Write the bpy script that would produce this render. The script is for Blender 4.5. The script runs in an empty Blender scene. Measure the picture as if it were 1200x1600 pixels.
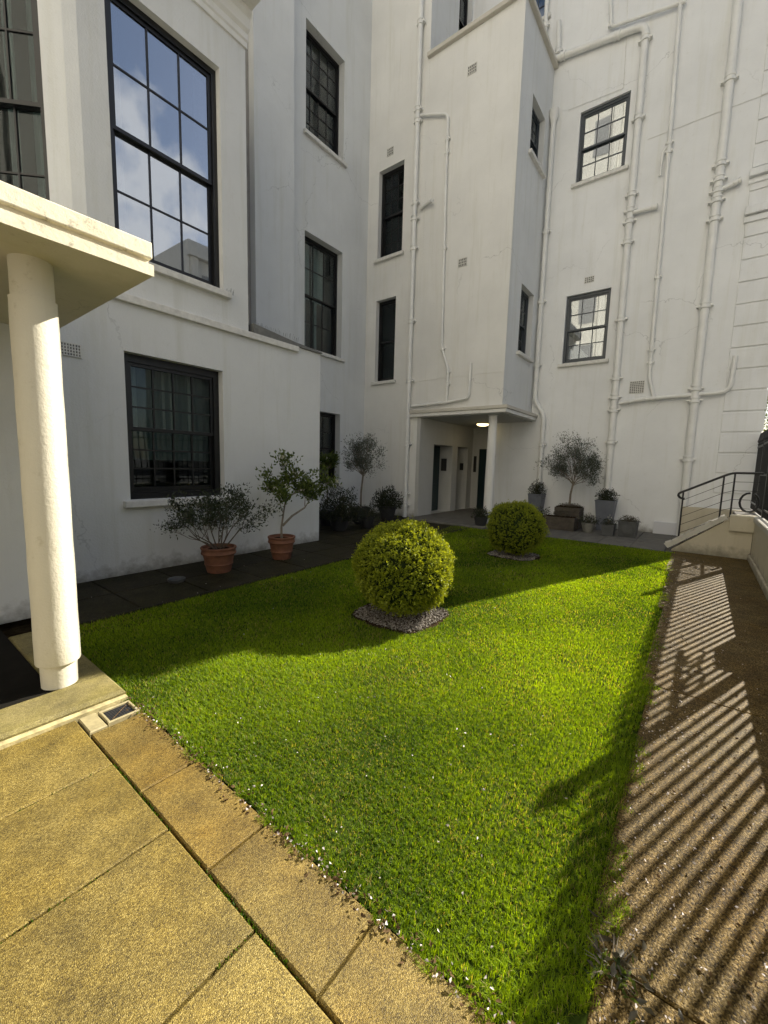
import bpy, math, random
import numpy as np
from mathutils import Matrix, Vector
R = math.radians
SC = bpy.context.scene
COL = SC.collection
rng = np.random.default_rng(7)
random.seed(7)

# ------------------------------------------------------------------ camera
CAMH, FPX = 1.55, 644.25
_y, _p, _r = R(37.479), R(6.749), R(1.510)
_f = np.array([math.cos(_y)*math.cos(_p), math.sin(_y)*math.cos(_p), -math.sin(_p)])
_a = np.array([math.sin(_y), -math.cos(_y), 0.0]); _b = np.cross(_a, _f)
_rt = math.cos(_r)*_a + math.sin(_r)*_b; _up = -math.sin(_r)*_a + math.cos(_r)*_b
cd = bpy.data.cameras.new('camera'); cam = bpy.data.objects.new('camera', cd); COL.objects.link(cam)
cd.sensor_fit = 'HORIZONTAL'; cd.sensor_width = 36; cd.lens = 36*FPX/1200; cd.clip_end = 600; cd.clip_start = .05
mw = Matrix.Identity(4)
for i in range(3):
    mw[i][0], mw[i][1], mw[i][2] = _rt[i], _up[i], -_f[i]
mw[2][3] = CAMH
cam.matrix_world = mw
SC.camera = cam

# ------------------------------------------------------------------ light
AZ, EL = R(-20.0), R(34.0)            # the sun stands beyond the railings, right of the rear wing
w = bpy.data.worlds.new('World'); SC.world = w; w.use_nodes = True
nt = w.node_tree; nt.nodes.clear()
sky = nt.nodes.new('ShaderNodeTexSky'); sky.sky_type = 'NISHITA'; sky.sun_disc = False
sky.sun_elevation = EL; sky.sun_rotation = R(110); sky.air_density = 1.0; sky.dust_density = 1.4; sky.ozone_density = 1.0
tc = nt.nodes.new('ShaderNodeTexCoord')
nz = nt.nodes.new('ShaderNodeTexNoise'); nz.inputs['Scale'].default_value = 4.6; nz.inputs['Detail'].default_value = 7; nz.inputs['Roughness'].default_value = .58
rp = nt.nodes.new('ShaderNodeValToRGB'); rp.color_ramp.elements[0].position = .49; rp.color_ramp.elements[1].position = .61
mx = nt.nodes.new('ShaderNodeMix'); mx.data_type = 'RGBA'
mx.inputs[7].default_value = (7.5, 7.6, 7.9, 1)      # bright broken cloud
bg = nt.nodes.new('ShaderNodeBackground'); bg.inputs[1].default_value = .05
out = nt.nodes.new('ShaderNodeOutputWorld')
L = nt.links.new
mpw = nt.nodes.new('ShaderNodeMapping'); mpw.inputs['Location'].default_value = (1.7, .4, .2)
L(tc.outputs['Generated'], mpw.inputs[0]); L(mpw.outputs[0], nz.inputs['Vector']); L(nz.outputs['Fac'], rp.inputs[0]); L(rp.outputs[0], mx.inputs[0])
L(sky.outputs[0], mx.inputs[6]); L(mx.outputs[2], bg.inputs[0]); L(bg.outputs[0], out.inputs[0])
sd = bpy.data.lights.new('sun', 'SUN'); sd.energy = 5.0; sd.angle = R(.45); sd.color = (1, .93, .80)
so = bpy.data.objects.new('sun', sd); COL.objects.link(so)
so.rotation_euler = Vector((math.cos(AZ)*math.cos(EL), math.sin(AZ)*math.cos(EL), math.sin(EL))).to_track_quat('Z', 'Y').to_euler()
so.location = (20, -8, 14)
vs = SC.view_settings; vs.view_transform = 'Standard'; vs.look = 'None'; vs.gamma = 1; vs.exposure = 1.3; vs.use_curve_mapping = False
SC.render.engine = 'CYCLES'
SC.cycles.max_bounces = 8; SC.cycles.diffuse_bounces = 5; SC.cycles.glossy_bounces = 4; SC.cycles.transparent_max_bounces = 12
SC.cycles.sample_clamp_indirect = 8

# ------------------------------------------------------------------ pixel helpers (photo pixel -> point on a known plane)
def ray(x, y): return _f*FPX + _rt*(x-600) - _up*(y-800)
def gz(x, y, z=0.0):
    d = ray(x, y); return d*((z-CAMH)/d[2]) + np.array([0, 0, CAMH])
def pu(x, y, u):
    d = ray(x, y); return d*(u/d[0]) + np.array([0, 0, CAMH])
def pv(x, y, v):
    d = ray(x, y); return d*(v/d[1]) + np.array([0, 0, CAMH])

# ------------------------------------------------------------------ materials
MATS = {}
def nodes(name):
    m = bpy.data.materials.new(name); m.use_nodes = True; t = m.node_tree
    b = t.nodes['Principled BSDF']; MATS[name] = m
    return m, t, b
def N(t, ty, **kw):
    n = t.nodes.new(ty)
    for k, v in kw.items():
        if k in n.inputs: n.inputs[k].default_value = v
        else: setattr(n, k, v)
    return n
def noise(t, scale, detail=4, rough=.55, stretch=None, coord='Object'):
    c = N(t, 'ShaderNodeNewGeometry')
    n = N(t, 'ShaderNodeTexNoise', Scale=scale, Detail=detail, Roughness=rough)
    if stretch:
        mp = N(t, 'ShaderNodeMapping'); mp.inputs['Scale'].default_value = stretch
        t.links.new(c.outputs['Position'], mp.inputs[0]); t.links.new(mp.outputs[0], n.inputs['Vector'])
    else: t.links.new(c.outputs['Position'], n.inputs['Vector'])
    return n
def ramp(t, src, stops):
    r = N(t, 'ShaderNodeValToRGB'); e = r.color_ramp.elements
    while len(e) < len(stops): e.new(.5)
    for i, (p, c) in enumerate(stops):
        e[i].position = p; e[i].color = (c, c, c, 1) if isinstance(c, (int, float)) else (*c, 1)
    t.links.new(src, r.inputs[0]); return r
def mixc(t, fac, a, b, mode='MIX'):
    m = N(t, 'ShaderNodeMix', data_type='RGBA', blend_type=mode)
    for sock, v in ((m.inputs[0], fac), (m.inputs[6], a), (m.inputs[7], b)):
        if hasattr(v, 'links') or hasattr(v, 'is_linked'): t.links.new(v, sock)
        elif isinstance(v, (int, float)): sock.default_value = v
        else: sock.default_value = (*v, 1)
    return m.outputs[2]
def bump(t, b, src, strength, dist=.02):
    n = N(t, 'ShaderNodeBump', Strength=strength, Distance=dist)
    t.links.new(src, n.inputs['Height'])
    t.links.new(n.outputs[0], b.inputs['Normal']); return n
def simple(name, col, rough=.5, metal=0, var=.0, scale=8, bmp=0, bscale=60, spec=.5):
    m, t, b = nodes(name)
    b.inputs['Roughness'].default_value = rough; b.inputs['Metallic'].default_value = metal
    b.inputs['Specular IOR Level'].default_value = spec
    if var:
        n = noise(t, scale, 5)
        r = ramp(t, n.outputs['Fac'], [(.3, tuple(max(0, c*(1-var)) for c in col)), (.7, tuple(min(1, c*(1+var)) for c in col))])
        t.links.new(r.outputs[0], b.inputs['Base Color'])
    else: b.inputs['Base Color'].default_value = (*col, 1)
    if bmp: bump(t, b, noise(t, bscale, 3).outputs['Fac'], bmp, .006)
    return m
def stucco(name, col, dirt=.25, streak=.5, bmp=.32, foot=True):
    m, t, b = nodes(name)
    b.inputs['Roughness'].default_value = .75; b.inputs['Specular IOR Level'].default_value = .3
    n1 = noise(t, .7, 6, .6); r1 = ramp(t, n1.outputs['Fac'], [(.3, tuple(c*.88 for c in col)), (.7, col)])
    n2 = noise(t, 1.0, 6, .65, (5, 5, .35)); r2 = ramp(t, n2.outputs['Fac'], [(.52, 0), (.78, streak)])
    c = mixc(t, r2.outputs[0], r1.outputs[0], tuple(x*y for x, y in zip(col, (.78, .77, .70))))
    n4 = noise(t, 9, 6, .7); r4 = ramp(t, n4.outputs['Fac'], [(.60, 0), (.72, dirt)])
    c = mixc(t, r4.outputs[0], c, tuple(x*y for x, y in zip(col, (.70, .68, .60))))
    if foot:                                                   # rain splash and algae at the foot of the wall
        g = N(t, 'ShaderNodeNewGeometry'); s = N(t, 'ShaderNodeSeparateXYZ'); t.links.new(g.outputs['Position'], s.inputs[0])
        n3 = noise(t, 6, 6, .7)
        a = N(t, 'ShaderNodeMath', operation='MULTIPLY_ADD'); a.inputs[1].default_value = .55; t.links.new(n3.outputs['Fac'], a.inputs[0]); t.links.new(s.outputs['Z'], a.inputs[2])
        r3 = ramp(t, a.outputs[0], [(.25, .75), (.48, 0)])
        c = mixc(t, r3.outputs[0], c, (.16, .15, .115))
    gg = N(t, 'ShaderNodeNewGeometry'); nd = noise(t, 2.2, 4, .6); vm = N(t, 'ShaderNodeVectorMath', operation='MULTIPLY_ADD'); vm.inputs[1].default_value = (.5, .5, .5)
    t.links.new(nd.outputs['Color'], vm.inputs[0]); t.links.new(gg.outputs['Position'], vm.inputs[2])
    vc = N(t, 'ShaderNodeTexVoronoi', Scale=.42, feature='DISTANCE_TO_EDGE'); t.links.new(vm.outputs[0], vc.inputs['Vector'])
    rc = ramp(t, vc.outputs['Distance'], [(.0, .55), (.0035, 0)]); nm = noise(t, .55, 3, .5); rm_ = ramp(t, nm.outputs['Fac'], [(.50, 0), (.60, 1)])
    mm = N(t, 'ShaderNodeMath', operation='MULTIPLY'); t.links.new(rc.outputs[0], mm.inputs[0]); t.links.new(rm_.outputs[0], mm.inputs[1])
    c = mixc(t, mm.outputs[0], c, tuple(x*.45 for x in col))
    t.links.new(c, b.inputs['Base Color'])
    n5 = noise(t, 55, 4, .6); n6 = noise(t, 4, 3, .5)
    ad = N(t, 'ShaderNodeMath', operation='MULTIPLY_ADD'); ad.inputs[1].default_value = 1.6
    t.links.new(n6.outputs['Fac'], ad.inputs[0]); t.links.new(n5.outputs['Fac'], ad.inputs[2])
    bump(t, b, ad.outputs[0], bmp, .012)
    return m
stucco('stucco', (.72, .73, .72), streak=.65); stucco('stucco_warm', (.78, .775, .745), streak=.65); stucco('stucco_inner_shade', (.50, .50, .48), foot=False); stucco('stucco_porch', (.75, .705, .57), dirt=.75, streak=.6, foot=False, bmp=.22)  # the inner stucco is greyed, so its colour carries the porch shade
stucco('stucco_rear', (.80, .81, .81), streak=.6); stucco('stucco_old', (.62, .56, .43), dirt=.7, streak=.7)
stucco('stucco_coping', (.60, .57, .50), dirt=.8, streak=.5, foot=False)
# lime-crusted canopy edge
m, t, b = nodes('canopy_edge'); b.inputs['Roughness'].default_value = .8
n1 = noise(t, 14, 8, .75); n2 = noise(t, 3.5, 5, .6)
r1 = ramp(t, n1.outputs['Fac'], [(.56, 0), (.67, .8)]); r2 = ramp(t, n2.outputs['Fac'], [(.35, (.82, .76, .60)), (.7, (.72, .66, .48))])
t.links.new(mixc(t, r1.outputs[0], r2.outputs[0], (.20, .18, .12)), b.inputs['Base Color']); bump(t, b, n1.outputs['Fac'], .5, .012)
simple('pipe_paint', (.74, .74, .71), .38, var=.06, scale=4, bmp=.06, bscale=30)
simple('black_paint', (.006, .006, .0065), .35, bmp=.05, bscale=25)
simple('grey_frame', (.045, .055, .065), .35)
simple('iron', (.012, .012, .013), .42, bmp=.1, bscale=80)
simple('lead', (.15, .15, .14), .6, var=.25, scale=12)
simple('recess_shade_tone', (.33, .31, .28), .8, var=.12, scale=6, bmp=.1)
simple('sill_stone', (.66, .65, .61), .7, var=.12, scale=15, bmp=.2)
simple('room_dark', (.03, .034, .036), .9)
simple('curtain_cloth', (.42, .43, .42), .9, var=.08)
simple('blind_cloth', (.17, .20, .20), .9)
simple('terracotta', (.175, .072, .038), .75, var=.25, scale=11, bmp=.25, bscale=45)
simple('soil', (.035, .024, .015), 1, spec=0, var=.4, scale=30, bmp=.8, bscale=50)
simple('zinc', (.12, .13, .155), .5, var=.12, scale=7)
simple('timber', (.075, .062, .046), .8, var=.3, scale=9, bmp=.3)
simple('slate_lead', (.075, .077, .077), .6, var=.2, scale=10)
simple('stone_pot', (.22, .215, .19), .8, var=.15, scale=14)
simple('dark_pot', (.03, .03, .032), .6, var=.2)
simple('door_green', (.012, .028, .030), .3)
simple('brass', (.55, .40, .16), .3, 1)
simple('plaque', (.03, .03, .03), .3)
simple('white_board', (.62, .63, .66), .5)
simple('bark', (.11, .085, .06), .9, var=.3, scale=25, bmp=.4)
simple('bark_pale', (.20, .17, .13), .9, var=.3, scale=25, bmp=.3)
simple('petal', (.58, .52, .50), .7, spec=.2)
simple('dead_leaf', (.10, .062, .030), .9, spec=.1, var=.4, scale=40)
simple('pale_brick', (.34, .25, .16), .85, var=.2)
simple('far_stucco', (.55, .53, .48), .8, var=.06, scale=2)
simple('far_glass', (.22, .22, .22), .6)
m, t, b = nodes('lamp_glow'); b.inputs['Base Color'].default_value = (.9, .8, .5, 1)
b.inputs['Emission Color'].default_value = (1, .78, .38, 1); b.inputs['Emission Strength'].default_value = 2.2
# glass: old drawn panes, a little wavy
def glassmat(name, r0, tint):
    m = bpy.data.materials.new(name); m.use_nodes = True; t = m.node_tree; t.nodes.clear(); MATS[name] = m
    o_ = N(t, 'ShaderNodeOutputMaterial'); ms = N(t, 'ShaderNodeMixShader'); tr = N(t, 'ShaderNodeBsdfTransparent'); gl = N(t, 'ShaderNodeBsdfGlossy')
    tr.inputs[0].default_value = tint; gl.inputs['Roughness'].default_value = .015; gl.inputs[0].default_value = (.95, .97, 1, 1)
    lwt = N(t, 'ShaderNodeLayerWeight'); lwt.inputs[0].default_value = .5; pw = N(t, 'ShaderNodeMath', operation='POWER'); pw.inputs[1].default_value = 5; t.links.new(lwt.outputs['Facing'], pw.inputs[0]); fr = N(t, 'ShaderNodeMath', operation='MULTIPLY_ADD'); fr.inputs[1].default_value = 1-r0; fr.inputs[2].default_value = r0; t.links.new(pw.outputs[0], fr.inputs[0])
    nb = noise(t, 1.5, 0, .5); bp = N(t, 'ShaderNodeBump', Strength=.05, Distance=.05); t.links.new(nb.outputs['Fac'], bp.inputs['Height'])
    t.links.new(bp.outputs[0], gl.inputs['Normal']); t.links.new(fr.outputs[0], ms.inputs[0]); t.links.new(tr.outputs[0], ms.inputs[1]); t.links.new(gl.outputs[0], ms.inputs[2]); t.links.new(ms.outputs[0], o_.inputs[0])
glassmat('glass', .055, (.74, .80, .79, 1)); glassmat('dark_glass', .025, (.7, .76, .75, 1)); glassmat('coated_glass', .45, (.55, .62, .66, 1)); glassmat('rear_glass', .22, (.7, .75, .75, 1))
# exposed aggregate paving
def aggregate(name, cols, moss, mosscol, scale=300, spec=.35):
    m, t, b = nodes(name); b.inputs['Roughness'].default_value = .6; b.inputs['Specular IOR Level'].default_value = spec
    g = N(t, 'ShaderNodeNewGeometry'); v = N(t, 'ShaderNodeTexVoronoi', Scale=scale); t.links.new(g.outputs['Position'], v.inputs['Vector'])
    s = N(t, 'ShaderNodeSeparateXYZ'); t.links.new(v.outputs['Color'], s.inputs[0])
    r = ramp(t, s.outputs['X'], [(.0, cols[0]), (.35, cols[1]), (.7, cols[2]), (1, cols[3])])
    n1 = noise(t, 1.6, 6, .65); r1 = ramp(t, n1.outputs['Fac'], [(.38, 0), (.75, moss)])
    c = mixc(t, r1.outputs[0], r.outputs[0], mosscol, 'MULTIPLY')
    n2 = noise(t, 5, 5, .7); r2 = ramp(t, n2.outputs['Fac'], [(.3, .50), (.62, 1.0)])
    c = mixc(t, 1.0, c, r2.outputs[0], 'MULTIPLY')
    oi = N(t, 'ShaderNodeObjectInfo'); r3 = ramp(t, oi.outputs['Random'], [(0, .80), (1, 1.0)])
    c = mixc(t, 1.0, c, r3.outputs[0], 'MULTIPLY')
    t.links.new(c, b.inputs['Base Color'])
    inv = N(t, 'ShaderNodeMath', operation='SUBTRACT'); inv.inputs[0].default_value = 1; t.links.new(v.outputs['Distance'], inv.inputs[1])
    bump(t, b, inv.outputs[0], .65, .004)
aggregate('aggregate', [(.085, .060, .013), (.20, .145, .032), (.29, .212, .048), (.46, .36, .12)], .9, (.78, .70, .28))
aggregate('aggregate_strip', [(.085, .057, .012), (.20, .14, .030), (.28, .20, .046), (.42, .32, .105)], .9, (.82, .66, .24))
aggregate('aggregate_path', [(.026, .017, .004), (.105, .070, .020), (.19, .130, .040), (.36, .27, .13)], .9, (.75, .62, .36), 190, .12)
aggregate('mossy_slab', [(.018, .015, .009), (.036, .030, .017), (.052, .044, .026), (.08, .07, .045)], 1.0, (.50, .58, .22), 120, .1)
aggregate('porch_slab', [(.17, .14, .055), (.24, .20, .080), (.30, .25, .10), (.38, .32, .15)], 1.0, (.62, .62, .18), 260)
simple('back_slab', (.115, .108, .092), .8, var=.25, scale=5, bmp=.2)
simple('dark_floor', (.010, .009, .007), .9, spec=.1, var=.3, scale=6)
simple('joint_soil', (.024, .018, .010), 1, spec=0, var=.5, scale=20)
simple('road', (.10, .10, .10), .9, var=.2, scale=3)
simple('lime_edge', (.40, .34, .17), .85, var=.5, scale=16, bmp=.4)
simple('drain_frame', (.33, .28, .15), .6, var=.2, scale=30)
# leaves: diffuse + translucent + a little gloss, tinted by the per-leaf attribute 'tint'
def leafmat(name, dark, light, trans, gloss=.12, tcol=None, rough=.4):
    m = bpy.data.materials.new(name); m.use_nodes = True; t = m.node_tree; t.nodes.clear(); MATS[name] = m
    o = N(t, 'ShaderNodeOutputMaterial'); at = N(t, 'ShaderNodeAttribute', attribute_name='tint')
    r = ramp(t, at.outputs['Fac'], [(0, dark), (1, light)])
    d = N(t, 'ShaderNodeBsdfDiffuse'); tr = N(t, 'ShaderNodeBsdfTranslucent'); g = N(t, 'ShaderNodeBsdfGlossy', Roughness=rough)
    t.links.new(r.outputs[0], d.inputs[0])
    tcn = mixc(t, 1.0, r.outputs[0], tcol or (1.6, 1.5, .6), 'MULTIPLY'); t.links.new(tcn, tr.inputs[0])
    a = N(t, 'ShaderNodeMixShader'); a.inputs[0].default_value = trans; t.links.new(d.outputs[0], a.inputs[1]); t.links.new(tr.outputs[0], a.inputs[2])
    c = N(t, 'ShaderNodeMixShader'); c.inputs[0].default_value = gloss*.4
    t.links.new(a.outputs[0], c.inputs[1]); t.links.new(g.outputs[0], c.inputs[2])
    t.links.new(c.outputs[0], o.inputs[0]); return m
leafmat('grass_blade', (.035, .085, .005), (.29, .41, .013), .55, .03, (1.9, 1.7, .22), .5)
e_ = MATS['grass_blade'].node_tree.nodes['Color Ramp'].color_ramp.elements; e_[1].position = .95; q_ = e_.new(1.0); q_.color = (.36, .30, .13, 1)
leafmat('box_leaf', (.040, .070, .010), (.38, .43, .028), .36, .05, (1.6, 1.4, .5))
leafmat('shrub_leaf', (.018, .030, .014), (.050, .065, .030), .25, .12)
leafmat('camellia_leaf', (.035, .060, .014), (.12, .16, .035), .3, .06)
leafmat('olive_leaf', (.045, .056, .042), (.105, .120, .095), .3, .08, (1.3, 1.3, .8))
leafmat('dark_leaf', (.016, .024, .012), (.045, .050, .025), .2, .1)
leafmat('heather_leaf', (.060, .055, .040), (.13, .12, .09), .2, .05, (1.2, 1.1, .8))
leafmat('white_flower', (.55, .53, .42), (.80, .78, .66), .3, .04, (1, 1, .9))
simple('inner_twigs', (.020, .030, .010), 1, spec=0, var=.4, scale=20)
simple('turf', (.034, .052, .009), 1, spec=0, var=.4, scale=12, bmp=.5, bscale=80)

# ------------------------------------------------------------------ mesh helpers
WL = {}                                            # world position of every object's origin
def world(o): return WL.get(o.name, np.zeros(3)) if o else np.zeros(3)
def thing(name, label, cat, loc=(0, 0, 0), group=None):
    o = bpy.data.objects.new(name, None); COL.objects.link(o); o.location = loc; o.empty_display_size = .1
    WL[o.name] = np.array(loc, float); tag(o, label, cat, group); return o
def tag(o, label=None, cat=None, group=None, kind=None):
    if label: o['label'] = label
    if cat: o['category'] = cat
    if group: o['group'] = group
    if kind: o['kind'] = kind
    return o
def link(name, me, parent=None, at=None):
    o = bpy.data.objects.new(name, me); COL.objects.link(o)
    p = np.array(at if at is not None else world(parent), float)
    o.location = p - world(parent); WL[o.name] = p
    if parent: o.parent = parent
    return o
class MB:
    def __init__(s): s.v = []; s.f = []
    def quad(s, *p):
        k = len(s.v); s.v += [tuple(map(float, q)) for q in p]; s.f.append(tuple(range(k, k+len(p)))); return s
    def box(s, x0, x1, y0, y1, z0, z1):
        k = len(s.v); s.v += [(x, y, z) for z in (z0, z1) for y in (y0, y1) for x in (x0, x1)]
        s.f += [tuple(k+i for i in q) for q in ((0, 2, 3, 1), (4, 5, 7, 6), (0, 1, 5, 4), (2, 6, 7, 3), (0, 4, 6, 2), (1, 3, 7, 5))]; return s
    def slab(s, x0, x1, y0, y1, z0, z1, c=.006):          # box with chamfered top edges
        k = len(s.v)
        s.v += [(x, y, z0) for y in (y0, y1) for x in (x0, x1)] + [(x, y, z1-c) for y in (y0, y1) for x in (x0, x1)]
        s.v += [(x, y, z1) for y in (y0+c, y1-c) for x in (x0+c, x1-c)]
        for a in (0, 4):
            s.f += [tuple(k+a+i for i in q) for q in ((0, 1, 5, 4), (1, 3, 7, 5), (3, 2, 6, 7), (2, 0, 4, 6))]
        s.f.append((k+8, k+9, k+11, k+10)); return s
    def prism(s, poly, fn, a, b):                         # polygon extruded; fn(p, q, h) -> xyz
        n = len(poly); k = len(s.v)
        s.v += [fn(p, q, a) for p, q in poly] + [fn(p, q, b) for p, q in poly]
        s.f.append(tuple(range(k, k+n))); s.f.append(tuple(range(k+2*n-1, k+n-1, -1)))
        s.f += [(k+i, k+(i+1) % n, k+n+(i+1) % n, k+n+i) for i in range(n)]; return s
    def tube(s, path, rad, n=10, cap=True):
        P = [np.array(p, float) for p in path]; m = len(P)
        rad = [rad]*m if np.isscalar(rad) else list(rad); k = len(s.v); ref = None
        for i in range(m):
            d = P[min(i+1, m-1)] - P[max(i-1, 0)]; d /= (np.linalg.norm(d)+1e-9)
            if ref is None: ref = np.array([0, 0, 1.]) if abs(d[2]) < .9 else np.array([1., 0, 0])
            a = np.cross(d, ref); a /= (np.linalg.norm(a)+1e-9); bb = np.cross(a, d); ref = bb
            for j in range(n):
                q = 2*math.pi*j/n; s.v.append(tuple(P[i] + rad[i]*(math.cos(q)*a + math.sin(q)*bb)))
        for i in range(m-1):
            for j in range(n):
                s.f.append((k+i*n+j, k+i*n+(j+1) % n, k+(i+1)*n+(j+1) % n, k+(i+1)*n+j))
        if cap:
            s.f.append(tuple(k+j for j in range(n-1, -1, -1))); s.f.append(tuple(k+(m-1)*n+j for j in range(n)))
        return s
    def lathe(s, prof, c=(0, 0, 0), n=28, sq=None):
        k = len(s.v); m = len(prof)
        for r, z in prof:
            for j in range(n):
                q = 2*math.pi*j/n; s.v.append((c[0]+r*math.cos(q), c[1]+r*math.sin(q), c[2]+z))
        for i in range(m-1):
            for j in range(n):
                s.f.append((k+i*n+j, k+i*n+(j+1) % n, k+(i+1)*n+(j+1) % n, k+(i+1)*n+j))
        s.f.append(tuple(k+j for j in range(n-1, -1, -1))); s.f.append(tuple(k+(m-1)*n+j for j in range(n))); return s
    def build(s, name, mat, parent=None, smooth=False, at=None, bevel=0, auto=True):
        me = bpy.data.meshes.new(name); o0 = np.array(at if at is not None else world(parent), float)
        me.from_pydata([tuple(np.array(p)-o0) for p in s.v], [], s.f); me.materials.append(MATS[mat])
        if smooth:
            me.polygons.foreach_set('use_smooth', [True]*len(me.polygons))
            me.set_sharp_from_angle(angle=R(40))
        o = link(name, me, parent, at)
        if bevel:
            md = o.modifiers.new('bevel', 'BEVEL'); md.width = bevel; md.segments = 2; md.limit_method = 'ANGLE'
        return o
def fastmesh(name, V, T, mat, parent=None, tint=None, at=None, smooth=False):
    """V (n,3) world, T list of face-size-uniform index arrays"""
    o0 = np.array(at if at is not None else world(parent), float)
    me = bpy.data.meshes.new(name); V = (np.asarray(V) - o0).astype(np.float32)
    me.vertices.add(len(V)); me.vertices.foreach_set('co', V.ravel())
    li = np.concatenate([a.ravel() for a in T]).astype(np.int32)
    tot = np.concatenate([np.full(len(a), a.shape[1]) for a in T]).astype(np.int32)
    st = np.concatenate([[0], np.cumsum(tot)[:-1]]).astype(np.int32)
    me.loops.add(len(li)); me.loops.foreach_set('vertex_index', li)
    me.polygons.add(len(tot)); me.polygons.foreach_set('loop_start', st)
    try: me.polygons.foreach_set('loop_total', tot)
    except Exception: pass
    me.update(calc_edges=True); me.materials.append(MATS[mat])
    if tint is not None:
        a = me.attributes.new('tint', 'FLOAT', 'POINT'); a.data.foreach_set('value', np.asarray(tint, np.float32))
    if smooth: me.polygons.foreach_set('use_smooth', np.ones(len(tot), bool))
    return link(name, me, parent, at)
def unit(a): return a/(np.linalg.norm(a, axis=1, keepdims=True)+1e-9)
def leaves(name, mat, P, D, length, width, parent=None, fold=.25, tint=None, droop=0.0, at=None):
    """one folded pointed leaf (6 vertices, 4 triangles) at every point P along direction D"""
    n = len(P); D = unit(D); ref = unit(rng.normal(size=(n, 3))); S = unit(np.cross(D, ref)); U = np.cross(S, D)
    length = (np.full(n, length) if np.isscalar(length) else length)[:, None]; W = length*width
    b = P; m1 = P + D*length*.45 + U*length*fold*-.15; tip = P + D*length - np.array([0, 0, 1.])*length*droop
    l = P + D*length*.42 + S*W*.5 + U*W*fold; r = P + D*length*.42 - S*W*.5 + U*W*fold
    V = np.stack([b, l, m1, r, tip], 1).reshape(-1, 3); k = np.arange(n)[:, None]*5
    T = np.concatenate([k+np.array([[0, 2, 1]]), k+np.array([[0, 3, 2]]), k+np.array([[1, 2, 4]]), k+np.array([[2, 3, 4]])])
    tint = rng.random(n) if tint is None else tint
    return fastmesh(name, V, [T], mat, parent, np.repeat(tint, 5), at)
class Fr:                                                # a wall's own frame: s along, t inwards, z up
    def __init__(s, o, S, Nn): s.o = np.array(o, float); s.S = np.array(S, float); s.N = np.array(Nn, float)
    def __call__(s, a, t, z): p = s.o + s.S*a + s.N*t; return (p[0], p[1], z)
def FA(v): return Fr((0, v), (1, 0), (0, 1))             # wall that runs along u and faces -v
def FB(u): return Fr((u, 0), (0, 1), (1, 0))             # wall that runs along v and faces -u
def fbox(mb, F, s0, s1, t0, t1, z0, z1):
    k = len(mb.v); mb.v += [F(a, t, z) for z in (z0, z1) for t in (t0, t1) for a in (s0, s1)]
    mb.f += [tuple(k+i for i in q) for q in ((0, 2, 3, 1), (4, 5, 7, 6), (0, 1, 5, 4), (2, 6, 7, 3), (0, 4, 6, 2), (1, 3, 7, 5))]
def wallpanel(mb, F, s0, s1, z0, z1, holes=(), depth=.22):
    ss = sorted({s0, s1, *[h[i] for h in holes for i in (0, 1)]}); zs = sorted({z0, z1, *[h[i] for h in holes for i in (2, 3)]})
    for a0, a1 in zip(ss, ss[1:]):
        for c0, c1 in zip(zs, zs[1:]):
            if any(h[0] <= a0 and a1 <= h[1] and h[2] <= c0 and c1 <= h[3] for h in holes): continue
            mb.quad(F(a0, 0, c0), F(a1, 0, c0), F(a1, 0, c1), F(a0, 0, c1))
    for a0, a1, c0, c1 in holes:
        for p, q in (((a0, c0), (a0, c1)), ((a1, c1), (a1, c0)), ((a0, c1), (a1, c1)), ((a1, c0), (a0, c0))):
            mb.quad(F(p[0], 0, p[1]), F(q[0], 0, q[1]), F(q[0], depth, q[1]), F(p[0], depth, p[1]))

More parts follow.
